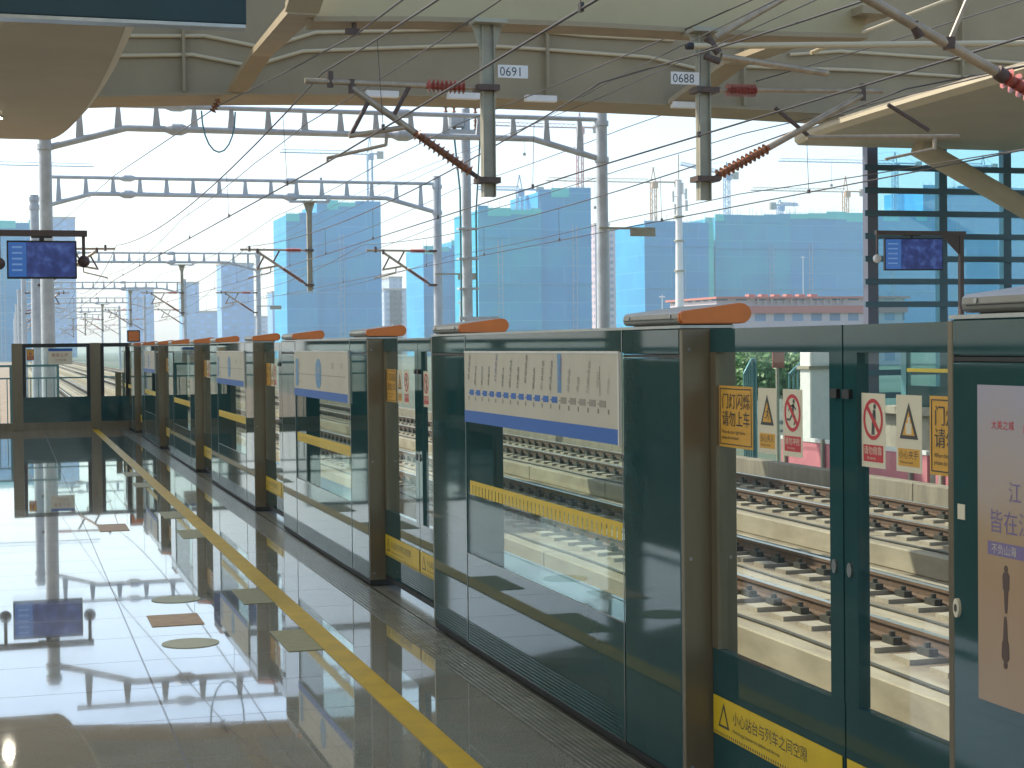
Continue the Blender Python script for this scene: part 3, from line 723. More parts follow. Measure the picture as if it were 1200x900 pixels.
conduit(P2([(60, 42), (160, 42), (240, 42), (300, 54), (312, 56), (370, 38), (460, 36), (560, 33), (625, 36), (690, 42), (790, 47)]))
conduit(P2([(60, 66), (160, 65), (225, 64), (282, 75), (300, 76), (355, 60), (460, 56), (560, 53), (640, 58), (760, 67), (815, 80)]))
conduit(P2([(925, 64), (985, 60), (1075, 66), (1135, 70), (1200, 74)]))
conduit(P2([(870, 78), (1000, 82), (1080, 87), (1160, 92), (1200, 95)]))
for u in (215, 640, 870, 1125):
    x = at(u, 100, GY).x; MB(GIRD).box(x-8-0.03, x-8+0.03, -0.16, -0.001, gz(x)-6.798, 4.0).build('stiffener', gd)
for u in (445, 540, 630, 800): 
    x = at(u, 105, GY).x; MB(WHITEP).box(x-8-0.35, x-8+0.35, -0.30, -0.11, gz(x)-6.93, gz(x)-6.80).build('floodlight', gd)
# front cross beam: cream web and flange between two ribs
BY = 22.9
fb = thing('cream_cross_beam', 'cream roof beam over the tracks that carries the two catenary drop posts', 'beam', (8, BY, 6.05))
w0 = at(366, 21, BY); w1 = at(500, 21, BY); w2 = at(860, 37, BY); w3 = at(1014, 41, BY)
topz = 9.4
b = MB(CREAM); o = [(w0.x, w0.z), (w1.x, w1.z), (at(680, 29, BY).x, at(680, 27, BY).z), (w2.x, w2.z), (w3.x, w3.z), (w3.x+1.35, topz), (w0.x+0.6, topz)]
b.prism(o, lambda p, t: (p[0]-8, t, p[1]-6.05), 0.16, 0.34); b.build('web', fb)
fl = MB(RIB)
for p, q in zip(o[:4], o[1:5]):
    fl.prism([(p[0], p[1]-0.07), (q[0], q[1]-0.07), (q[0], q[1]+0.0), (p[0], p[1]+0.0)], lambda r, t: (r[0]-8, t, r[1]-6.05), -0.12, 0.5)
fl.build('bottom_flange', fb)
def rib(label, p0, p1, p2, wd=0.5):
    t = thing('roof_rib', label, 'roof rib', p1, 'sloping ribs between the roof beams')
    p0, p1, p2 = map(Vector, (p0, p1, p2)); b = MB(RIB)
    for a, c in ((p0, p1), (p1, p2)):
        s = Vector((wd/2, 0, 0)); u = Vector((0, 0, 0.12)); a, c = a-t.location, c-t.location
        b.add([a-s, a+s, c+s, c-s, a-s+u, a+s+u, c+s+u, c-s+u], [(0, 1, 2, 3), (4, 7, 6, 5), (0, 4, 5, 1), (1, 5, 6, 2), (2, 6, 7, 3), (3, 7, 4, 0)])
    b.build('rib_box', t); return t
ra, rb_, rc = at(278, 108, 34.85), at(306, 66, 33.5), at(354, 17, 22.4)
rib('sloping roof rib at the left, joining girder and cream beam', ra, rb_, rc, 0.40)
r2 = at(366, -60, 22.0); rib('steep upper roof rib left of the cream beam', at(354, 15, 22.4), at(362, -10, 22.2), r2, 0.46)
ra, rb_, rc = at(796, 123, 34.85), at(862, 76, 33.6), at(1030, 16, 22.4)
rib('sloping roof rib at the right, crossing behind the numbered post', ra, rb_, rc, 0.55)
# roof shell: strips over the platforms and the ends, open above the tracks
rs = MB(SOFF).box(-16, 1.0, 30, 36.5, 10.81, 11.0).box(1.0, 32, 34.7, 36.6, 10.81, 11.0)
tag(rs.build('roof_shell'), 'beige roof deck resting on top of the girder', 'roof')

# hanging sign at top left
hs = thing('hanging_sign', 'dark teal hanging sign box with pale bottom edge at top left', 'sign', (0, 8.0, 2.985))
MB(SIGNB).box(-2.6, 1.105, -0.05, 0.05, 0.0, 0.62, bev=0.004).build('sign_box', hs)
MB(TRIM).box(-2.6, 1.10, -0.05, 0.05, -0.018, -0.002).build('edge_strip', hs)
for x in (-2.2, 0.6): MB(GALVD).tube((x, 0, 0.62), (x, 0, 2.36), 0.025, n=10).build('hanger', hs)

# television monitors
def tv(label, origin, w, h, tilt, bar0, bar1, postx, postz, gus):
    t = thing('tv_monitor', label, 'monitor', origin, 'platform video monitors')
    bz = h+0.07
    MB(BROWN).box(bar0, bar1, -0.05, 0.05, bz, bz+0.10, bev=0.004).build('support_bar', t)
    pm = MB(BROWN).box(postx-0.05, postx+0.05, -0.05, 0.05, postz, bz-0.001 if postx > bar0+0.01 else bz)
    pm.build('support_post', t)
    if gus: MB(BROWN).prism([(postx-0.06, bz-0.002), (postx-0.5, bz-0.002), (postx-0.06, bz-0.42)], lambda p, q: (p[0], q, p[1]), -0.03, 0.03).build('gusset', t)
    MB(BLACK).box(w*0.35, w*0.65, -0.04, 0.04, bz-0.025, bz-0.001).tube((w/2, 0, h), (w/2, 0, bz-0.02), 0.04).build('bracket', t)
    c = MB(BLACK).box(0, w, -0.045, 0.045, 0, h, bev=0.008); c = c.build('casing', t)
    MB(SCREEN).box(w*0.28, w-0.025, -0.050, -0.0455, 0.03, h-0.03).build('screen', c)
    s = MB(SCREENB); s.box(0.025, w*0.28-0.002, -0.050, -0.0455, 0.03, h-0.03)
    for i in range(5): s.box(0.08, w*0.22, -0.0508, -0.0502, h*(0.2+0.15*i), h*(0.2+0.15*i)+0.03, SCREENT)
    s.build('side_panel', c)
    if tilt: c.rotation_euler = (0, 0, tilt)
    return t
tv('blue video monitor hanging over the platform at left', (-0.01, 28, 2.605), 1.09, 0.615, 0, -1.9, 1.26, -1.85, -2.605, False)
vr = at(1036, 317, 34.0)
tv('blue video monitor under the opposite canopy before the louvred wall', (vr.x, 34.0, vr.z), 1.42, 0.74, -0.12, at(1026, 270, 34).x-vr.x, at(1131, 270, 34).x-vr.x, at(1126, 270, 34).x-vr.x, -vr.z, True)
def cam(label, p, drop, col):
    t = thing('security_camera', label, 'camera', p, 'security cameras on the monitor bars')
    MB(BROWN).tube((0, 0, 0), (0, 0, -drop), 0.028).build('stem', t)
    b = MB(col); 
    for i in range(6):
        a0, a1 = PI*i/6-PI/2, PI*(i+1)/6-PI/2
        b.tube((0, 0, -drop-0.04+0.10*math.sin(a0)), (0, 0, -drop-0.04+0.10*math.sin(a1)), max(0.004, 0.10*math.cos(a0)), r2=max(0.004, 0.10*math.cos(a1)), n=14)
    b.build('dome', t)
cam('brown dome security camera at the right end of the near monitor bar', (1.19, 28, 3.288), 0.36, BROWN)
cam('brown dome security camera left of the near monitor', (-0.13, 28, 3.288), 0.40, BROWN)
cam('pale dome security camera beside the opposite monitor', (at(1028, 300, 34).x, 34, vr.z+0.81), 0.5, WHITEP)

# ================================================================== OPPOSITE PLATFORM
struct('opposite_platform', MB(CONC).box(18.9, 32, -14, 33.5, -2.5, 0).box(18.7, 32, -14, 33.6, -0.16, -0.001))
og = thing('opposite_screen_gate', 'line of glass screen gates with yellow stripe on the opposite platform', 'screen gate', (19.1, 33, 0))
for i in range(12):
    y = -i*2.4
    MB(GLASS).box(0, 0.02, y-2.18, y-0.12, 0.46, 1.42).build('glass_pane', og)
    MB(TEALM).box(-0.02, 0.10, y-0.12, y+0.1, 0.0, 1.5).build('post', og)
MB(DKGL).box(-0.005, 0.06, -28.8, 0, 0.0, 0.459).build('kick_panel', og); MB(STRIP).box(-0.004, -0.001, -28.8, 0, 0.76, 0.84).build('warning_strip', og); MB(TRIM).box(-0.015, 0.08, -28.8, 0, 1.421, 1.5).build('top_rail', og)
lw = thing('louvred_wall', 'glazed end wall with dark horizontal louvres behind the opposite monitor', 'glass wall', (19.0, 36.0, 0))
lx = at(1021, 270, 36).x-19.0
MB(MULL).box(lx-0.16, lx+0.12, -0.12, 0.12, -1.5, 6.6).build('corner_post', lw)
for u in (1103, 1178, 1254): x = at(u, 270, 36).x-19.0; MB(SLAT).box(x-0.11, x+0.11, -0.10, 0.10, -1.5, 6.6).build('mullion', lw)
for i in range(11): z = 5.62-i*0.505*1.085; MB(SLAT).box(lx-0.26, lx+10, -0.18, -0.121, z-0.07, z+0.07).build('louvre', lw)
MB(GLASSF).box(lx+0.13, lx+10, -0.01, 0.01, -1.4, 6.5).build('glass_sheet', lw)

# ================================================================== TRACKS
TR = [3.9, 8.4, 12.9]
def sleeper_mb(ys):
    b = MB(SLEEP, FAST)
    for y in ys:
        for s in (-0.75, 0.75):
            b.box(s-0.40, s+0.40, y-0.14, y+0.14, -1.302, -1.252, SLEEP)
            for q in (-0.16, 0.13):
                b.box(s+q-0.03, s+q+0.06, y-0.10, y+0.10, -1.252, -1.185, FAST); b.tube((s+q+0.015, y, -1.185), (s+q+0.015, y, -1.14), 0.03, FAST, n=6)
    return b
SLM = None
tl = ['railway track nearest the platform gates, beyond the gate glass', 'middle one of the three railway tracks', 'railway track farthest from the platform, beside the parapet']
for i, x in enumerate(TR):
    t = thing('railway_track', tl[i], 'railway track', (x, 0, 0), 'parallel railway tracks')
    s = MB(SLAB)
    for j in range(84): s.box(-1.65, 1.65, -14+j*5.0, -14+j*5.0+4.97, -1.6, -1.30, bev=0.015)
    s.build('concrete_slab', t)
    for cx, r_ in ((-1.45, 0.018), (1.41, 0.02), (0.12, 0.014)):
        MB(FAST).path([(cx+0.03*math.sin(k*1.7+i), -14+k*1.5, -1.30+r_) for k in range(120)], r_).build('cable', t)
    for sx in (-0.75, 0.75):
        r = MB(RAILS, RAILT)
        pr = [(-0.07, -1.25), (0.07, -1.25), (0.07, -1.235), (0.012, -1.222), (0.012, -1.145), (0.036, -1.135), (0.036, -1.104), (-0.036, -1.104), (-0.036, -1.135), (-0.012, -1.145), (-0.012, -1.222), (-0.07, -1.235)]
        r.prism([(p[0]+sx, p[1]) for p in pr], lambda p, q: (p[0], q, p[1]), -14, 406, RAILS)
        r.box(sx-0.034, sx+0.034, -14, 406, -1.1035, -1.100, RAILT)
        r.build('rail', t)
    ys = 34 if i == 0 else (9 if i == 1 else 12)
    o = sleeper_mb([0]).build('sleeper', t) if SLM is None else D.objects.new('sleeper', SLM)
    if SLM is None: SLM = o.data
    else: COL.objects.link(o); o.parent = t
    o.location = (0, ys, 0)
    for j in range(1, 90):
        c = o.copy(); COL.objects.link(c); c.parent = t; c.location = (0, ys+0.6*j, 0)
    tag(sleeper_mb([ys+54+0.6*j for j in range(240)]).build('far_sleepers', t), kind='stuff')
pp = thing('parapet_wall', 'low brown concrete parapet beyond the farthest track', 'wall', (15.35, 0, 0))
for j in range(10): MB(PARA).box(-0.15, 0.15, -14+j*20, -14+j*20+19.98, -1.6, -1.06, bev=0.01).build('wall_panel', pp)
for j in range(3):
    h = thing('pink_hoarding', ['pink hoarding panel beyond the parapet, farther one', 'pink hoarding panel beyond the parapet, middle one', 'pink hoarding panel beyond the parapet, nearest one'][j], 'hoarding', (16.6, 34-j*6.5, 0), 'pink hoardings beyond the parapet')
    MB(PINK).box(-0.03, 0.03, -6.2, 0, -2.0, -0.72).build('panel', h); MB(WHITEP).box(-0.045, 0.045, -6.2, 0, -0.719, -0.64).build('top_rail', h)
    for q in range(4): MB(GALVD).box(-0.10, -0.04, -0.3-q*1.8, -0.22-q*1.8, GZ, -0.62).build('stake', h)

# ================================================================== OVERHEAD LINE
def portal(i, Y, label):
    xl, xr = 0.95, 15.8
    t = thing('gantry', label, 'catenary gantry', (xl, Y, 0), 'catenary gantries over the tracks')
    for x, zt in ((0, 7.0), (xr-xl, 7.95)):
        p = MB(GALV).tube((x, 0, GZ), (x, 0, zt), 0.19, r2=0.155, n=20)
        for z in (6.55, 7.55 if zt > 7.5 else 6.85): p.tube((x, 0, z-0.07), (x, 0, z+0.07), 0.20, n=20)
        p.build('post', t)
    L = xr-xl; za, zb = 7.66, 7.08
    c = MB(GALV).tube((0.55, 0, za), (L-0.15, 0, za), 0.065, n=12)
    for x in (L*0.22, L*0.62): c.tube((x-0.28, 0, za), (x-0.12, 0, za), 0.07, r2=0.13).tube((x-0.12, 0, za), (x+0.12, 0, za), 0.13).tube((x+0.12, 0, za), (x+0.28, 0, za), 0.13, r2=0.07)
    c.build('top_chord', t)
    c = MB(GALV).tube((0.15, 0, 6.56), (2.0, 0, zb), 0.085, n=12).tube((2.0, 0, zb), (L-2.0, 0, zb), 0.085, n=12).tube((L-2.0, 0, zb), (L-0.15, 0, 6.60), 0.085, n=12)
    for x in (L*0.22, L*0.62): c.tube((x-0.28, 0, zb), (x-0.12, 0, zb), 0.09, r2=0.16).tube((x-0.12, 0, zb), (x+0.12, 0, zb), 0.16).tube((x+0.12, 0, zb), (x+0.28, 0, zb), 0.16, r2=0.09)
    c.build('bottom_chord', t)
    n = 15
    for j in range(n):
        x = 0.85+j*(L-1.5)/(n-1)
        zl = zb if 2.0 <= x <= L-2.0 else (6.56+(x-0.15)/1.85*0.52 if x < 2 else 6.60+(L-0.15-x)/1.85*0.48)
        b = MB(GALV); b.prism([(x-0.10, zl+0.06), (x+0.10, zl+0.06), (x+0.05, za-0.05), (x-0.05, za-0.05)], lambda p, q: (p[0], q, p[1]), -0.05, 0.05); b.build('upright', t)
    return t
GYS = [43.5, 62.0, 110.0, 158, 206, 254, 302]
p0 = portal(0, GYS[0], 'nearest catenary gantry, a broad grey ladder beam across the sky')
for i, Y in enumerate(GYS[1:], 1): dup(p0, (0.95, Y, 0), f'{ORD[i]} catenary gantry from the platform, receding over the tracks' if i < 6 else 'farthest visible catenary gantry, tiny in the haze')

ARM_KIND = {}
def arm(label, post, sg, big=False, proto=None):
    """cantilever: post = (X, Y, 0); sg = direction along X"""
    if proto: return dup(proto, post, label)
    t = thing('cantilever_arm', label, 'cantilever arm', post, 'catenary cantilever arms')
    S = lambda x, z: (sg*x, 0, z)
    L = 2.55
    MB(TUBE).tube(S(0.9, 5.09), S(L+0.05, 5.10), 0.042).tube(S(0.05, 5.08), S(0.36, 5.085), 0.03).build('top_tube', t)
    MB(INSU).insul(S(0.34, 5.085), S(0.90, 5.09), 0.045, 0.10, 9).build('top_insulator', t)
    top = S(1.95, 5.02); low = S(0.12, 3.80)
    mid = [low[k]+(top[k]-low[k])*0.52 for k in range(3)]
    MB(TUBE).tube(mid, top, 0.05).build('diagonal_tube', t)
    MB(INSUB).insul([low[k]+(top[k]-low[k])*0.08 for k in range(3)], mid, 0.05, 0.095, 12).build('diagonal_insulator', t)
    c = MB(RUSTY)
    for z in (5.08, 3.78): c.box(sg*0.02-0.16, sg*0.02+0.16, -0.15, 0.15, z-0.04, z+0.04)
    c.tube(S(L-0.30, 5.02), S(L-0.30, 5.24), 0.045); c.tube(S(1.95, 4.95), S(1.95, 5.14), 0.05); c.tube(low, [low[k]+(top[k]-low[k])*0.08 for k in range(3)], 0.035)
    sep(c, 'clamp', t)
    b = MB(RUSTY).tube(S(1.14, 5.06), S(1.38, 4.63), 0.032).tube(S(1.72, 4.84), S(1.98, 4.36), 0.032); sep(b, 'brace', t)
    r = MB(TUBE).tube(S(1.22, 4.50), S(2.0, 4.36), 0.038).tube(S(1.46, 4.46), S(1.48, 4.24), 0.025).tube(S(1.48, 4.25), S(2.30, 4.05), 0.025).tube(S(2.30, 4.06), S(2.30, 3.99), 0.02)
    r.build('steady_arm', t)
    return t
def drop_post(label, X, Y, ztop, plate=None, ps=1, hung=0.32):
    t = thing('drop_post', label, 'drop post', (X, Y, 0), 'catenary drop posts')
    zb = 3.55
    b = MB(GALVD).box(-0.09, 0.09, -0.006, 0.006, zb, ztop-0.06).box(-0.09, -0.078, -0.08, 0.08, zb, ztop-0.06).box(0.078, 0.09, -0.08, 0.08, zb, ztop-0.06); b.build('post_section', t)
    h = MB(GALVD).box(-0.24, 0.24, -0.24, 0.24, ztop-0.06, ztop)
    for s in (-1, 1): h.prism([(s*0.091, ztop-0.46), (s*0.22, ztop-0.06), (s*0.091, ztop-0.06)], lambda p, q: (p[0], q, p[1]), -0.02, 0.02)
    h.build('head_bracket', t)
    if plate:
        pm = MB(WHITEP); x0 = 0.118 if ps > 0 else -0.56
        pm.box(x0, x0+0.44, -0.14, -0.125, 5.22, 5.40); pm.text(plate, 0.185, lambda a, c: (x0+0.02+a*0.93, -0.1415, 5.245+c), INK); po = pm.build('number_plate', t)
    return t
drop_post('catenary drop post with number plate 0691 under the cream beam', 6.54, 22.7, 6.03, '0691', 1)
drop_post('catenary drop post with number plate 0688 under the cream beam', 9.84, 22.7, 6.05, '0688', -1)
armL = arm('cantilever arm with red insulators reaching left from the 0691 post', (6.54, 22.7, 0), -1)
# 0688 arm: longer registration tube to the right
t = thing('cantilever_arm', 'cantilever arm with red insulators reaching right from the 0688 post', 'cantilever arm', (9.84, 22.7, 0), 'catenary cantilever arms')
MB(TUBE).tube((0.85, 0, 5.20), (2.95, 0, 5.25), 0.036).tube((0.05, 0, 5.16), (0.4, 0, 5.18), 0.03).build('top_tube', t)
MB(INSU).insul((0.38, 0, 5.18), (0.86, 0, 5.19), 0.045, 0.10, 9).build('top_insulator', t)
MB(TUBE).tube((1.05, 0, 4.35), (2.60, 0, 5.17), 0.05).build('diagonal_tube', t); MB(INSUB).insul((0.22, 0, 3.92), (1.05, 0, 4.35), 0.05, 0.09, 12).build('diagonal_insulator', t)
c = MB(RUSTY)
for z in (5.16, 3.86): c.box(-0.16, 0.2, -0.15, 0.15, z-0.04, z+0.04)
c.tube((2.62, 0, 5.1), (2.62, 0, 5.35), 0.05).tube((0.16, 0, 3.87), (0.24, 0, 3.93), 0.035); sep(c, 'clamp', t)
sep(MB(RUSTY).tube((1.15, 0, 4.95), (1.70, 0, 4.55), 0.032).tube((3.05, 0, 5.05), (3.75, 0, 4.68), 0.032), 'brace', t)
MB(TUBE).tube((1.68, 0, 4.52), (4.27, 0, 4.60), 0.035).tube((3.85, 0, 4.60), (3.85, 0, 4.38), 0.03).tube((3.85, 0, 4.40), (3.0, 0, 4.22), 0.022).build('steady_arm', t)
# tubes of the near cantilever at the upper right, from a post outside the frame
t = thing('cantilever_arm', 'thick pale cantilever tube with red insulator at the upper right, nearest to the camera', 'cantilever arm', (7.6, 10.0, 0), 'catenary cantilever arms')
q = lambda u, v: at(u, v, 10.0)-Vector((7.6, 10, 0))
MB(TUBE).tube(q(1172, 87), q(900, -68), 0.036, n=14).build('diagonal_tube', t)
MB(INSU).insul(q(1178, 91), q(1260, 138), 0.042, 0.075, 9).build('diagonal_insulator', t)
c = MB(RUSTY).tube(q(1112, 44), q(1112, 58), 0.045).tube(q(1070, 26), q(1078, 44), 0.035).tube(q(1168, 84), q(1178, 91), 0.05).tube(q(1260, 138), q(1278, 148), 0.03); sep(c, 'clamp', t)
MB(TUBE).tube(q(1112, 50), q(1146, -30), 0.017).build('tie_tube', t)
MB(TUBE).tube(q(1146, -30), q(1400, -36), 0.03).build('top_tube', t)
a_ = q(1278, 148)
MB(GALVD).box(a_.x, a_.x+0.23, -0.1, 0.1, a_.z-0.5, 6.0).build('post_section', t)
t = thing('strut_tube', 'long pale horizontal tube with black end cap behind the 0688 post', 'tube', (12.5, 22.2, 5.85))
q = lambda u, v: at(u, v, 22.2)-Vector((12.5, 22.2, 5.85))
MB(PIPE).tube(q(812, 54), q(1290, 50), 0.046, n=12).build('main_tube', t); MB(BLACK).tube(q(804, 54), q(812, 54), 0.052).build('end_cap', t)
MB(TUBE).tube(q(838, 44), q(930, -9), 0.05).build('tie_tube', t); sep(MB(RUSTY).tube(q(828, 44), q(842, 62), 0.06).tube(q(826, 66), q(843, 72), 0.05), 'clamp', t)
MB(TUBE).tube(q(845, 66), q(970, 86), 0.05).build('lower_tube', t); MB(PIPE).tube(q(1290, 50), q(1290, -60), 0.09).build('hanger', t)
t = thing('strut_tube', 'slim sloping tube under the roof at upper right', 'tube', (13, 24.5, 6)); q = lambda u, v: at(u, v, 24.5)-Vector((13, 24.5, 6))
MB(PIPE).tube(q(950, 62), q(1110, 0), 0.032).tube(q(1110, 0), q(1150, -16), 0.032).build('main_tube', t)
# arms and posts on the gantries
dp = None; armR = None
for i, Y in enumerate(GYS):
    o = ORD[i]
    lab = f'drop post hanging from the {o} gantry, between middle and far tracks'
    if i == 0: continue
    if dp is None:
        dp = drop_post(lab, 10.85, Y, 6.93)
        b = MB(GALV).box(-0.75, 0.75, -0.11, 0.11, 6.86, 6.94).box(-0.8, -0.66, -0.12, 0.12, 6.94, 7.16).box(0.66, 0.8, -0.12, 0.12, 6.94, 7.16); b.build('yoke', dp)
    else: dup(dp, (10.85, Y, 0), lab)
    arm(f'cantilever arm on the drop post of the {o} gantry', (10.85, Y, 0), -1, proto=armL)
    arm(f'cantilever arm on the right hand post of the {o} gantry', (15.62, Y, 0), -1, proto=armL)
    if armR is None: armR = arm(f'cantilever arm on the left hand post of the {o} gantry', (1.15, Y, 0), 1)
    else: arm(f'cantilever arm on the left hand post of the {o} gantry', (1.15, Y, 0), 1, proto=armR)
# wires
SUP = [-20.0, 22.7] + GYS[1:] + [350]
def wires(label, X, stag, zc, zm, sag=0.75):
    t = thing('overhead_line', label, 'overhead wire', (X, 0, 0), 'overhead lines of the three tracks')
    c = []; m = []; dr = []
    for j in range(len(SUP)-1):
        a, b = SUP[j], SUP[j+1]; n = max(8, int((b-a)/3))
        sa, sb = stag[j % len(stag)], stag[(j+1) % len(stag)]
        s = sag*min(1, ((b-a)/48)**2)
        for k in range(n+(1 if j == len(SUP)-2 else 0)):
            f = k/n; y = a+(b-a)*f; x = sa+(sb-sa)*f
            c.append((x, y, zc)); m.append((x*0.8, y, zm-4*s*f*(1-f)))
        nd = max(2, int((b-a)/6.5))
        for k in range(nd):
            f = (k+0.5)/nd; x = sa+(sb-sa)*f; dr.append(((x, a+(b-a)*f, zc), (x*0.8, a+(b-a)*f, zm-4*s*f*(1-f))))
    MB(WIRE).path(c, 0.0115).build('contact_wire', t); MB(WIRE).path(m, 0.0125).build('messenger_wire', t)
    for p, q_ in dr:
        d = MB(WIRE); d.tube(p, q_, 0.005, n=4); d.box(p[0]-0.015, p[0]+0.015, p[1]-0.03, p[1]+0.03, p[2]-0.02, p[2]+0.05); d.build('dropper', t)
wires('contact and messenger wire over the track nearest the platform', 3.95, [0.15, 0.30, -0.2, 0.2], 4.0, 5.22)
wires('contact and messenger wire over the middle track', 8.4, [0.2, -0.2], 4.02, 5.22)
wires('contact and messenger wire over the farthest track', 13.0, [-0.25, 0.25, -0.2], 4.02, 5.30)
fw = thing('feeder_wire', 'feeder wire with insulator loop running under the girder at left', 'feeder wire', (4.5, 0, 0))
pts = [at(520, -34, 17.0), at(470, 1, 19.6), at(418, 40, 22.9), at(340, 82, 28), at(256, 124, 35), at(135, 205, 60), at(60, 270, 130)]
MB(WIRE).path([p-Vector((4.5, 0, 0)) for p in pts], 0.014).build('wire', fw)
p = at(253, 122, 35.1)-Vector((4.5, 0, 0)); MB(INSUB).insul(p+Vector((-0.06, 0.1, -0.14)), p+Vector((0.06, -0.05, 0.1)), 0.03, 0.08, 4).build('insulator', fw)
lo = [(p.x+0.35*math.cos(PI*k/10)+0.05, p.y, p.z-0.15-0.85*math.sin(PI*k/10)) for k in range(11)]; MB(TEALM).path(lo, 0.018).build('jumper_loop', fw)
p = at(415, 38, 22.9)-Vector((4.5, 0, 0)); MB(RUSTY).tube(p, p+Vector((0, 0, 0.22)), 0.035).box(p.x-0.12, p.x+0.08, p.y-0.04, p.y+0.04, p.z-0.03, p.z+0.05).build('hanger_clamp', fw)
for l, ps, r in (('feeder wire crossing the sky high at right, upper of the pair', [(1000, -20, 14), (700, 116, 34), (420, 226, 62), (300, 290, 110), (190, 340, 200)], 0.008),
              ('feeder wire crossing the sky high at right, lower of the pair', [(930, -10, 14), (720, 92, 30), (640, 138, 43.5), (420, 240, 62), (290, 300, 110), (190, 345, 200)], 0.008)):
    f = thing('feeder_wire', l, 'feeder wire', (10, 0, 0), 'feeder wires at right'); MB(WIRE).path([at(*q_)-Vector((10, 0, 0)) for q_ in ps], r).build('wire', f)

for l, X, z, r in (('feeder wire on the right hand posts, upper of two', 16.5, 7.45, 0.012), ('feeder wire on the right hand posts, lower of two', 16.4, 6.3, 0.012),
                   ('feeder wire above the middle track, just under the girder', 9.6, 6.35, 0.011), ('return wire low on the right hand posts', 16.3, 4.9, 0.011), ('feeder wire above the gap between near and middle track', 6.2, 6.25, 0.011)):
    f = thing('feeder_wire', l, 'feeder wire', (X, 0, 0), 'feeder wires along the line'); b = []
    for a_, c_ in zip([-10, 35.6]+GYS, [35.6]+GYS+[350]):
        for k in range(8): q_ = k/8; b.append((0, a_+(c_-a_)*q_, z-1.6*q_*(1-q_)*min(1, ((c_-a_)/48)**2)))
    MB(WIRE).path(b, r).build('wire', f)
# equipment pole beside the nearest gantry
ep = thing('equipment_pole', 'tapered pole with switch box and cables right of centre', 'pole', (13.0, 47.5, GZ))
zt = at(552, 128, 47.5).z-GZ
MB(GALV).tube((0, 0, 0), (0, 0, zt), 0.17, r2=0.13, n=16).build('shaft', ep)
c = MB(TEALM); c.path([(-0.22, -0.1, 0), (-0.22, -0.1, zt*0.78), (-0.36, -0.05, zt*0.92)], 0.03); c.path([(0.26, -0.1, 0), (0.26, -0.1, zt*0.72), (0.42, -0.05, zt*0.92)], 0.03); sep(c, 'cable', ep)
c = MB(GALV)
for z in (0.42, 0.52, 0.6, 0.68): c.box(-0.28, 0.32, -0.15, 0.15, zt*z-0.03, zt*z+0.03)
c.box(-0.3, 0.9, -0.2, -0.1, zt*0.44-0.05, zt*0.44+0.05); sep(c, 'cable_clamp', ep)
c = MB(GALV).box(-0.7, 0.45, -0.25, 0.25, zt-0.75, zt-0.63).box(-0.5, -0.1, -0.2, 0.2, zt-0.55, zt-0.2, bev=0.02); c.build('platform_bracket', ep)
c = MB(INSUB)
for x in (-0.6, -0.35, 0.05, 0.3): MB(INSUB).insul((x, 0, zt-0.62), (x, 0, zt+0.12), 0.035, 0.075, 6).build('insulator', ep)
# mast number plates
for i, (Y, x) in enumerate(((43.5, 16.1), (62, 16.1), (110, 16.1))):
    f = thing('mast_number_plate', f'small number plate bracket on the right post of the {ORD[i]} gantry', 'sign', (x-0.12, Y, 5.0), 'number plates on gantry posts')
    z = (at(720, 268, 43.5).z if i == 0 else 4.2)-5.0
    MB(GALVD).box(-0.35, 1.3, -0.22, -0.18, z-0.03, z+0.03).build('bracket', f); b = MB(GALVD).box(0.55, 1.3, -0.24, -0.225, z-0.22, z-0.032); b.build('plate', f)

# ================================================================== CITY
def tower(label, parts, Y, m, crown=True, depth=30, cat='building under construction', grp='netted towers under construction'):
    """parts: list of (u0, u1, vtop) seen widths at distance Y; each becomes a block with its own roof height"""
    a0 = at(parts[0][0], 300, Y)
    t = thing('netted_tower', label, cat, (a0.x, Y, GZ), grp)
    for j, p in enumerate(parts):
        u0, u1, v = p[:3]; mm = p[3] if len(p) > 3 else m
        x0, x1 = at(u0, v, Y).x-a0.x, at(u1, v, Y).x-a0.x; z = at((u0+u1)/2, v, Y).z-GZ
        b = MB(mm).box(x0, x1, j*1.5, depth+j*3, 0, z); b.build('netting', t)
        fb_ = MB(mm)
        zz = 9.0
        while zz < z-4: fb_.box(x0-0.3, x1+0.3, j*1.5-0.35, j*1.5-0.001, zz, zz+0.35); zz += 15.0
        sep(fb_, 'catch_net', t)
        if crown:
            rf = MB(mm, NETC); x = x0
            while x < x1-2:
                w_ = min(random.uniform(3, 9), x1-x); hh = random.uniform(0.3, 1.7)
                rf.box(x, x+w_-0.02, j*1.5-0.2, j*1.5-0.02, z-random.uniform(1, 3), z+hh, NETC if random.random() < 0.45 else None); x += w_
            sep(rf, 'edge_screen', t)
            if x1-x0 > 14:
                hx = x0+(x1-x0)*random.uniform(0.25, 0.75); ho = MB(SCAF)
                for sx in (-0.7, 0.7): ho.box(hx+sx-0.09, hx+sx+0.09, j*1.5-1.6, j*1.5-1.42, 0, z*0.8)
                for k in range(int(z*0.8/2.5)): ho.box(hx-0.6, hx+0.6, j*1.5-1.58, j*1.5-1.45, k*2.5, k*2.5+0.14)
                ho.build('hoist_mast', t)
            c = MB(SCAF); x = x0
            while x < x1:
                c.box(x, x+0.14, j*1.5, j*1.5+0.14, z+0.001, z+random.uniform(1.0, 3.6)); x += random.uniform(1.0, 2.2)
            c.box(x0, x1, j*1.5+0.02, j*1.5+0.12, z+0.8, z+0.92)
            c.build('scaffold_poles', t)
    return t
tower('broad blue netted tower left of centre, standing alone in the sky', [(335, 372, 252), (372, 447, 238)], 600, NETA)
tower('lower blue netted tower behind the equipment pole', [(496, 530, 291), (530, 549, 283)], 640, NETA)
tower('tall stepped blue and teal netted tower in the middle of the skyline', [(560, 634, 247, NETB), (632, 694, 225, NETA), (590, 598, 262, NETC)], 520, NETB)
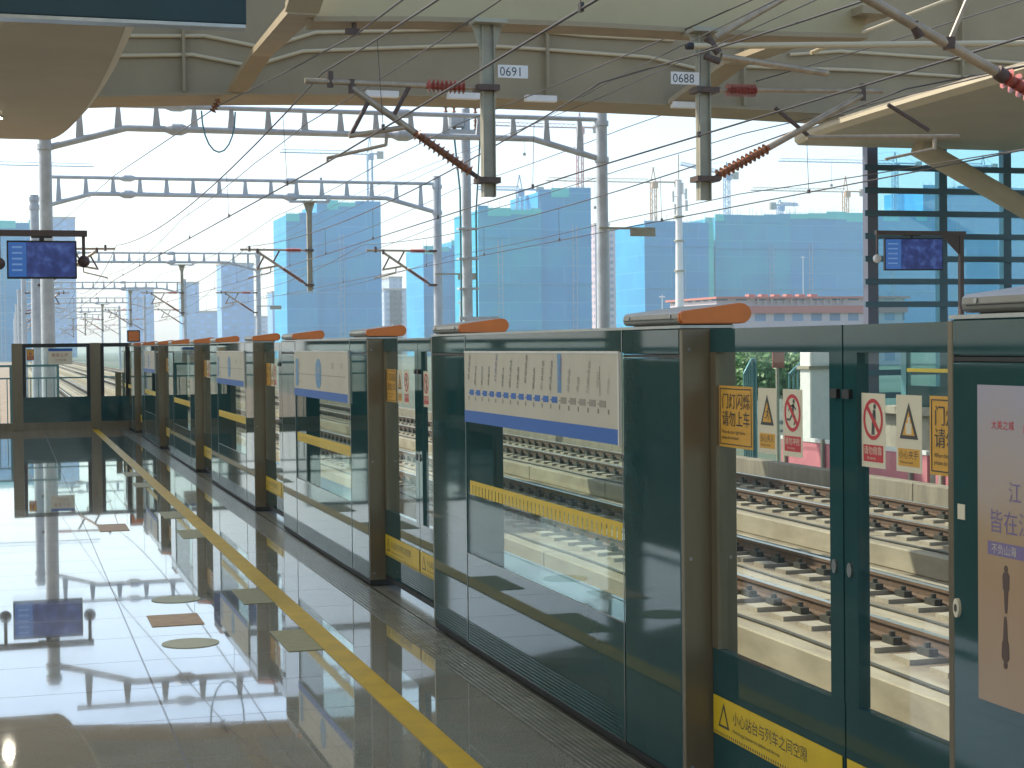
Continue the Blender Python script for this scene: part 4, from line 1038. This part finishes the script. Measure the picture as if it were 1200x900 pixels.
tower('blue netted tower with teal rim left of the telecom mast base', [(755, 830, 262, NETA), (828, 838, 259, NETC)], 560, NETA)
tower('wide blue netted block between the telecom mast and the louvres', [(838, 926, 255, NETB), (924, 1016, 252, NETA)], 570, NETA)
tower('blue netted tower seen through the glass of the louvred wall', [(1016, 1086, 254), (1084, 1220, 222)], 600, NETA)
tower('pale netted tower at the far left behind the monitor', [(-40, 42, 262)], 640, NETA)
NETG = []
def flats(label, parts, Y, m, depth=18, low=False):
    a0 = at(parts[0][0], 300, Y)
    t = thing('apartment_block', label, 'apartment block', (a0.x, Y, GZ), 'far apartment blocks')
    for u0, u1, v in parts:
        x0, x1 = at(u0, v, Y).x-a0.x, at(u1, v, Y).x-a0.x; z = at((u0+u1)/2, v, Y).z-GZ
        MB(m).box(x0, x1, 0, depth, 0, z).build('wall', t); MB(CONC).box(x0-0.3, x1+0.3, -0.3, depth+0.3, z+0.001, z+0.9).build('parapet', t)
    return t
flats('pale apartment tower with narrow crown right of the lone blue tower', [(450, 479, 340), (456, 471, 326)], 820, FAC1)
flats('pink and white apartment tower beside the nearest gantry post', [(697, 714, 264), (713, 735, 270), (734, 757, 275)], 700, FAC2)
flats('far pale block on the left skyline behind the gantries', [(62, 88, 256)], 900, FAC3)
flats('far haze-blue block left of the lone blue tower', [(259, 297, 310)], 800, FAC3)
flats('small hazy block close to the left side of the lone tower', [(319, 336, 343)], 900, FAC3)
flats('slim hazy block between the left gantry posts', [(213, 233, 332)], 950, FAC3)
flats('low hazy block at the left horizon', [(232, 262, 366), (150, 180, 338)], 1000, FAC3)
flats('low wide hazy block behind the drop posts on the left', [(297, 335, 372), (478, 497, 360)], 1000, FAC1)
lb = thing('low_building', 'low pinkish building with red bands at right behind the gates', 'building', (at(880, 380, 250).x, 250, GZ), None)
x1 = at(1060, 380, 250).x-lb.location.x; zt = at(950, 350, 250).z-GZ
xw = at(840, 380, 250).x-lb.location.x
MB(LOWB).box(xw, x1, 0, 20, 0, zt).build('wall', lb)
MB(REDB).box(xw-0.3, x1+0.3, -0.6, -0.001, zt-2.4, zt-1.2).build('fascia', lb); MB(LOWB).box(xw-0.5, x1+0.5, -1.0, 21, zt+0.001, zt+0.35, REDB).build('roof', lb)
for j in range(6): MB(WHITEP).box(2+j*2.3, 3.2+j*2.3, 5, 6.5, zt+0.351, zt+0.9, REDB).build('roof_unit', lb)
for j in range(14): MB(LOWB).box(1+j*1.2, 1.25+j*1.2, -0.5, -0.2, zt-0.9, zt).build('column', lb)

def crane(label, u, vb, vt, jl, jr, vj, Y, m, tilt=0):
    base = at(u, vb, Y); t = thing('tower_crane', label, 'tower crane', (base.x, Y, GZ), 'tower cranes over the building sites')
    O = Vector((base.x, Y, GZ)); zj = at(u, vj, Y).z-GZ; zt = at(u, vt, Y).z-GZ; w = 0.9
    b = MB(m)
    for sx in (-w, w):
        for sy in (-w, w): b.box(sx-0.16, sx+0.16, sy-0.16, sy+0.16, 0, zj)
    z = max(0, base.z-GZ-8); up = True
    while z < zj-2:
        b.tube((-w if up else w, -w, z), (w if up else -w, -w, z+2), 0.10, n=4, smooth=False); b.tube((-w, -w if up else w, z), (-w, w if up else -w, z+2), 0.10, n=4, smooth=False)
        b.box(-w, w, -w-0.08, -w+0.08, z-0.08, z+0.08); up = not up; z += 2
    b.build('mast', t)
    MB(m).tube((-0.9, 0, zj+0.6), (0, 0, zt), 0.22, n=4).tube((0.9, 0, zj+0.6), (0, 0, zt), 0.22, n=4).build('apex', t)
    xl, xr = at(jl, vj, Y).x-base.x, at(jr, vj, Y).x-base.x
    long, short = (xl, xr) if abs(xl) > abs(xr) else (xr, xl)
    j = MB(m); dz = tilt
    j.tube((0, -0.7, zj), (long, -0.7, zj+dz), 0.16, n=4).tube((0, 0.7, zj), (long, 0.7, zj+dz), 0.16, n=4).tube((0, 0, zj+1.3), (long*0.97, 0, zj+1.1+dz), 0.14, n=4)
    n = 22
    for k in range(n): f0, f1 = k/n, (k+0.5)/n; j.tube((long*f0, -0.7, zj+dz*f0), (long*f1, 0, zj+1.3+dz*f1), 0.08, n=4).tube((long*f1, 0, zj+1.3+dz*f1), (long*(k+1)/n, -0.7, zj+dz*(k+1)/n), 0.08, n=4)
    j.build('jib', t)
    MB(m).tube((0, 0, zt), (long*0.62, 0, zj+1.3+dz*0.62), 0.06, n=4).tube((0, 0, zt), (short*0.9, 0, zj+0.5), 0.06, n=4).build('tie_bars', t)
    MB(m).box(min(0, short), max(0, short), -0.6, 0.6, zj, zj+0.5).build('counter_jib', t)
    MB(CONC).box(short*0.95-1.2, short*0.95+1.2, -0.7, 0.7, zj-1.6, zj+1.2).build('counterweight', t); MB(m).box(-1.1, 1.1, -2.2, -0.9, zj-2.2, zj-0.1).build('cab', t)
    if abs(long) > 20: h = MB(WIRE).tube((long*0.55, 0, zj), (long*0.55, 0, zj-9), 0.07, n=4).box(long*0.55-0.4, long*0.55+0.4, -0.4, 0.4, zj-10, zj-9); h.build('hook', t)
crane('pale lattice crane rising above the lone blue tower', 434, 238, 160, 328, 446, 181, 610, CRANEB)
crane('crane on the left shoulder of the tall stepped tower', 609, 247, 205, 560, 634, 223, 535, CRANEB)
crane('tall pinkish crane mast behind the tall stepped tower', 680, 226, 132, 560, 700, 150, 545, CRANER)
crane('orange lattice crane standing left of the telecom mast', 766, 262, 196, 640, 796, 214, 575, CRANEY)
crane('bluish crane mast right of the 0688 drop post', 852, 256, 190, 797, 862, 205, 590, CRANEB, tilt=3.5)
crane('orange crane on the right of the wide blue block', 991, 252, 206, 880, 1012, 225, 590, CRANEY)
crane('small crane stub on the roof edge of the wide blue block', 914, 253, 234, 905, 935, 241, 600, CRANEB)
crane('crane seen through the upper panes of the louvred wall', 1049, 254, 178, 912, 1078, 192, 620, CRANEB)
crane('second crane behind the right panes of the louvred wall', 1152, 222, 182, 1090, 1166, 195, 620, CRANEB)
crane('crane with long level jib at the far left above the monitor', -12, 262, 180, -40, 110, 193, 660, CRANEB)
tm = thing('telecom_mast', 'slim pale telecom mast with antennas and whip aerial', 'mast', (at(796, 300, 160).x, 160, GZ))
zt = at(796, 212, 160).z-GZ
MB(WHITEP).tube((0, 0, 0), (0, 0, zt), 0.52, r2=0.30, n=14).build('pole', tm); MB(GALVD).tube((0, 0, zt), (0, 0, at(796, 181, 160).z-GZ), 0.05, n=6).build('whip_aerial', tm)
a = MB(WHITEP)
for sx, sz in ((-0.75, 1.3), (0.7, 1.0), (-0.55, 2.6), (0.75, 2.2), (0.3, 0.4)): a.box(sx-0.11, sx+0.11, -0.35, -0.15, zt-sz-0.9, zt-sz+0.2); a.box(min(0, sx), max(0, sx), -0.28, -0.22, zt-sz-0.4, zt-sz-0.32)
sep(a, 'antenna', tm)
for z in (0.35, 0.55, 0.7, 0.82): MB(GALVD).tube((0, 0, zt*z), (0, 0, zt*z+0.15), 0.55, n=14).build('flange', tm)
for i, (u, v, Y) in enumerate(((539, 352, 300), (776, 345, 260), (941, 300, 420), (460, 380, 200))):
    b = at(u, v, Y); f = thing('far_light_pole', ['thin pole among the towers behind the equipment pole', 'thin pole with fittings left of the telecom mast base', 'thin lattice pole before the wide blue block', 'thin pole at the foot of the pale apartment tower'][i], 'pole', (b.x, Y, GZ))
    MB(WHITEP).tube((0, 0, 0), (0, 0, b.z-GZ), 0.14, r2=0.07, n=8).build('shaft', f); MB(WHITEP).box(-0.5, 0.5, -0.1, 0.1, b.z-GZ-0.5, b.z-GZ-0.3).build('crossbar', f)

# things beyond the parapet seen through the door glass
def sr(label, u0, u1, v0, v1, Y):
    a = at(u0, v1, Y); b = at(u1, v0, Y); t = thing('stair_railing', label, 'railing', (a.x, Y, GZ), 'stair railings beyond the tracks'); w = b.x-a.x; z1 = b.z-GZ; z0 = at(u0, v0+18, Y).z-GZ; zb = a.z-GZ
    MB(TEALM).path([(0, 0, z0), (w*0.7, 0, z1), (w*0.92, 0, z1), (w, 0, z1-0.15), (w, 0, 0)], 0.05, n=8).build('hand_rail', t)
    c = MB(TEALM)
    for k in range(5): f = k/5; c.tube((w*f, 0, 0), (w*f, 0, z0+(z1-z0)*min(1, f/0.7)), 0.03, n=6)
    c.build('balusters', t)
sr('teal stair railing left of the pole sign, beyond the tracks', 872, 885, 421, 455, 46)
sr('teal stair railing right of the pole sign, beyond the tracks', 925, 950, 421, 455, 46)
ps = thing('pole_sign', 'small reddish sign on a pole beyond the tracks', 'sign', (at(911, 440, 44).x, 44, GZ)); zt = at(911, 414, 44).z-GZ
MB(GALVD).tube((0, 0, 0), (0, 0, zt), 0.05).build('pole', ps); MB(REDB).box(-0.19, 0.19, -0.08, -0.05, zt-0.42, zt+0.2).build('sign_board', ps)
wb = thing('equipment_cabinet', 'white cabinet with rounded roof beyond the tracks', 'cabinet', (at(962, 440, 45).x, 45, GZ)); zt = at(962, 412, 45).z-GZ
MB(WHITEP).box(-0.35, 0.35, 0, 0.7, 0, zt, bev=0.03).build('body', wb); MB(CONC).box(-0.42, 0.42, -0.06, 0.76, zt*0.86, zt*0.86+0.1).build('ledge', wb)
def tree(label, p, h, r):
    t = thing('tree', label, 'tree', p, 'trees beyond the tracks')
    b = MB(BARK).tube((0, 0, 0), (0, 0, h*0.55), 0.16, r2=0.09)
    for k in range(6): a = k*1.05; b.tube((0, 0, h*0.35+0.2*k), (r*0.6*math.cos(a), r*0.6*math.sin(a), h*0.62+0.15*k), 0.06, r2=0.02, n=6)
    b.build('trunk', t); c = MB(LEAF)
    cl = [(random.uniform(-1, 1)*r*0.7, random.uniform(-1, 1)*r*0.7, h*0.68+random.uniform(-1, 1)*h*0.22, random.uniform(0.3, 0.6)*r) for _ in range(16)]
    for x, y, z, rr in cl:
        for _ in range(150):
            d = Vector((random.gauss(0, 1), random.gauss(0, 1), random.gauss(0, 0.8))).normalized()*rr*random.uniform(0.5, 1); o = Vector((x, y, z))+d
            a = Vector((random.gauss(0, 1), random.gauss(0, 1), random.gauss(0, 1))).normalized(); b2 = a.orthogonal().normalized(); s = random.uniform(0.09, 0.2)
            c.add([o-a*s, o+b2*s*0.6, o+a*s, o-b2*s*0.6], [(0, 1, 2, 3)])
    c.build('crown', t)
for u, Y, h, r, l in ((893, 70, 3.9, 1.6, 'small green tree left of the pole sign'), (932, 74, 3.7, 1.7, 'small green tree behind the right stair railing'), (868, 78, 4.2, 1.8, 'green tree mostly behind the olive gate post')):
    tree(l, (at(u, 460, Y).x, Y, GZ), h, r)

# ================================================================== AIR
hz = MB(); me_h = hz.box(-1320, 1320, -90, 2370, GZ-1.5, 130).build('haze'); tag(me_h, kind='stuff')
m = D.materials.new('haze_air'); m.use_nodes = True; N = m.node_tree.nodes; N.clear(); o = N.new('ShaderNodeOutputMaterial'); v = N.new('ShaderNodeVolumePrincipled')
v.inputs['Color'].default_value = (0.82, 0.95, 1.0, 1); v.inputs['Density'].default_value = 0.00036; v.inputs['Anisotropy'].default_value = 0.2
m.node_tree.links.new(v.outputs[0], o.inputs['Volume']); me_h.data.materials.append(m)

# ================================================================== LIGHT
SUN_EL, SUN_AZ = math.radians(48), math.radians(-52)       # azimuth clockwise from +Y: sun ahead on the left
sd = Vector((math.sin(SUN_AZ)*math.cos(SUN_EL), math.cos(SUN_AZ)*math.cos(SUN_EL), math.sin(SUN_EL)))
w = D.worlds.new('World'); scene.world = w; w.use_nodes = True; nt = w.node_tree
bg = nt.nodes['Background']; sky = nt.nodes.new('ShaderNodeTexSky'); sky.sky_type = 'NISHITA'; sky.sun_disc = False
sky.sun_elevation = SUN_EL; sky.sun_rotation = SUN_AZ; sky.air_density = 1.0; sky.dust_density = 2.0; sky.ozone_density = 1.0
nt.links.new(sky.outputs[0], bg.inputs[0]); bg.inputs[1].default_value = 0.112
l = D.lights.new('sun', 'SUN'); l.energy = 2.3; l.angle = math.radians(0.53); l.color = (1.0, 0.93, 0.82)
lo_ = D.objects.new('sun', l); COL.objects.link(lo_); lo_.rotation_euler = sd.to_track_quat('Z', 'Y').to_euler(); lo_.location = (0, 0, 60)

# ================================================================== CAMERA
cd = D.cameras.new('camera'); co = D.objects.new('camera', cd); COL.objects.link(co); scene.camera = co
cd.sensor_width = 36; cd.lens = 36*F/1200; cd.clip_end = 6000; cd.clip_start = 0.05
co.matrix_world = Matrix(((IR.x, IU.x, -FW.x, CAM.x), (IR.y, IU.y, -FW.y, CAM.y), (IR.z, IU.z, -FW.z, CAM.z), (0, 0, 0, 1)))
scene.render.engine = 'CYCLES'
cy = scene.cycles; cy.use_denoising = True; cy.max_bounces = 10; cy.transparent_max_bounces = 24; cy.diffuse_bounces = 4; cy.glossy_bounces = 6; cy.volume_bounces = 1
cy.sample_clamp_indirect = 8; cy.caustics_reflective = True; cy.blur_glossy = 0.5; cy.caustics_refractive = False
vs_ = scene.view_settings; vs_.view_transform = 'Standard'; vs_.look = 'None'; vs_.exposure = 1.42; vs_.gamma = 1; vs_.use_curve_mapping = False
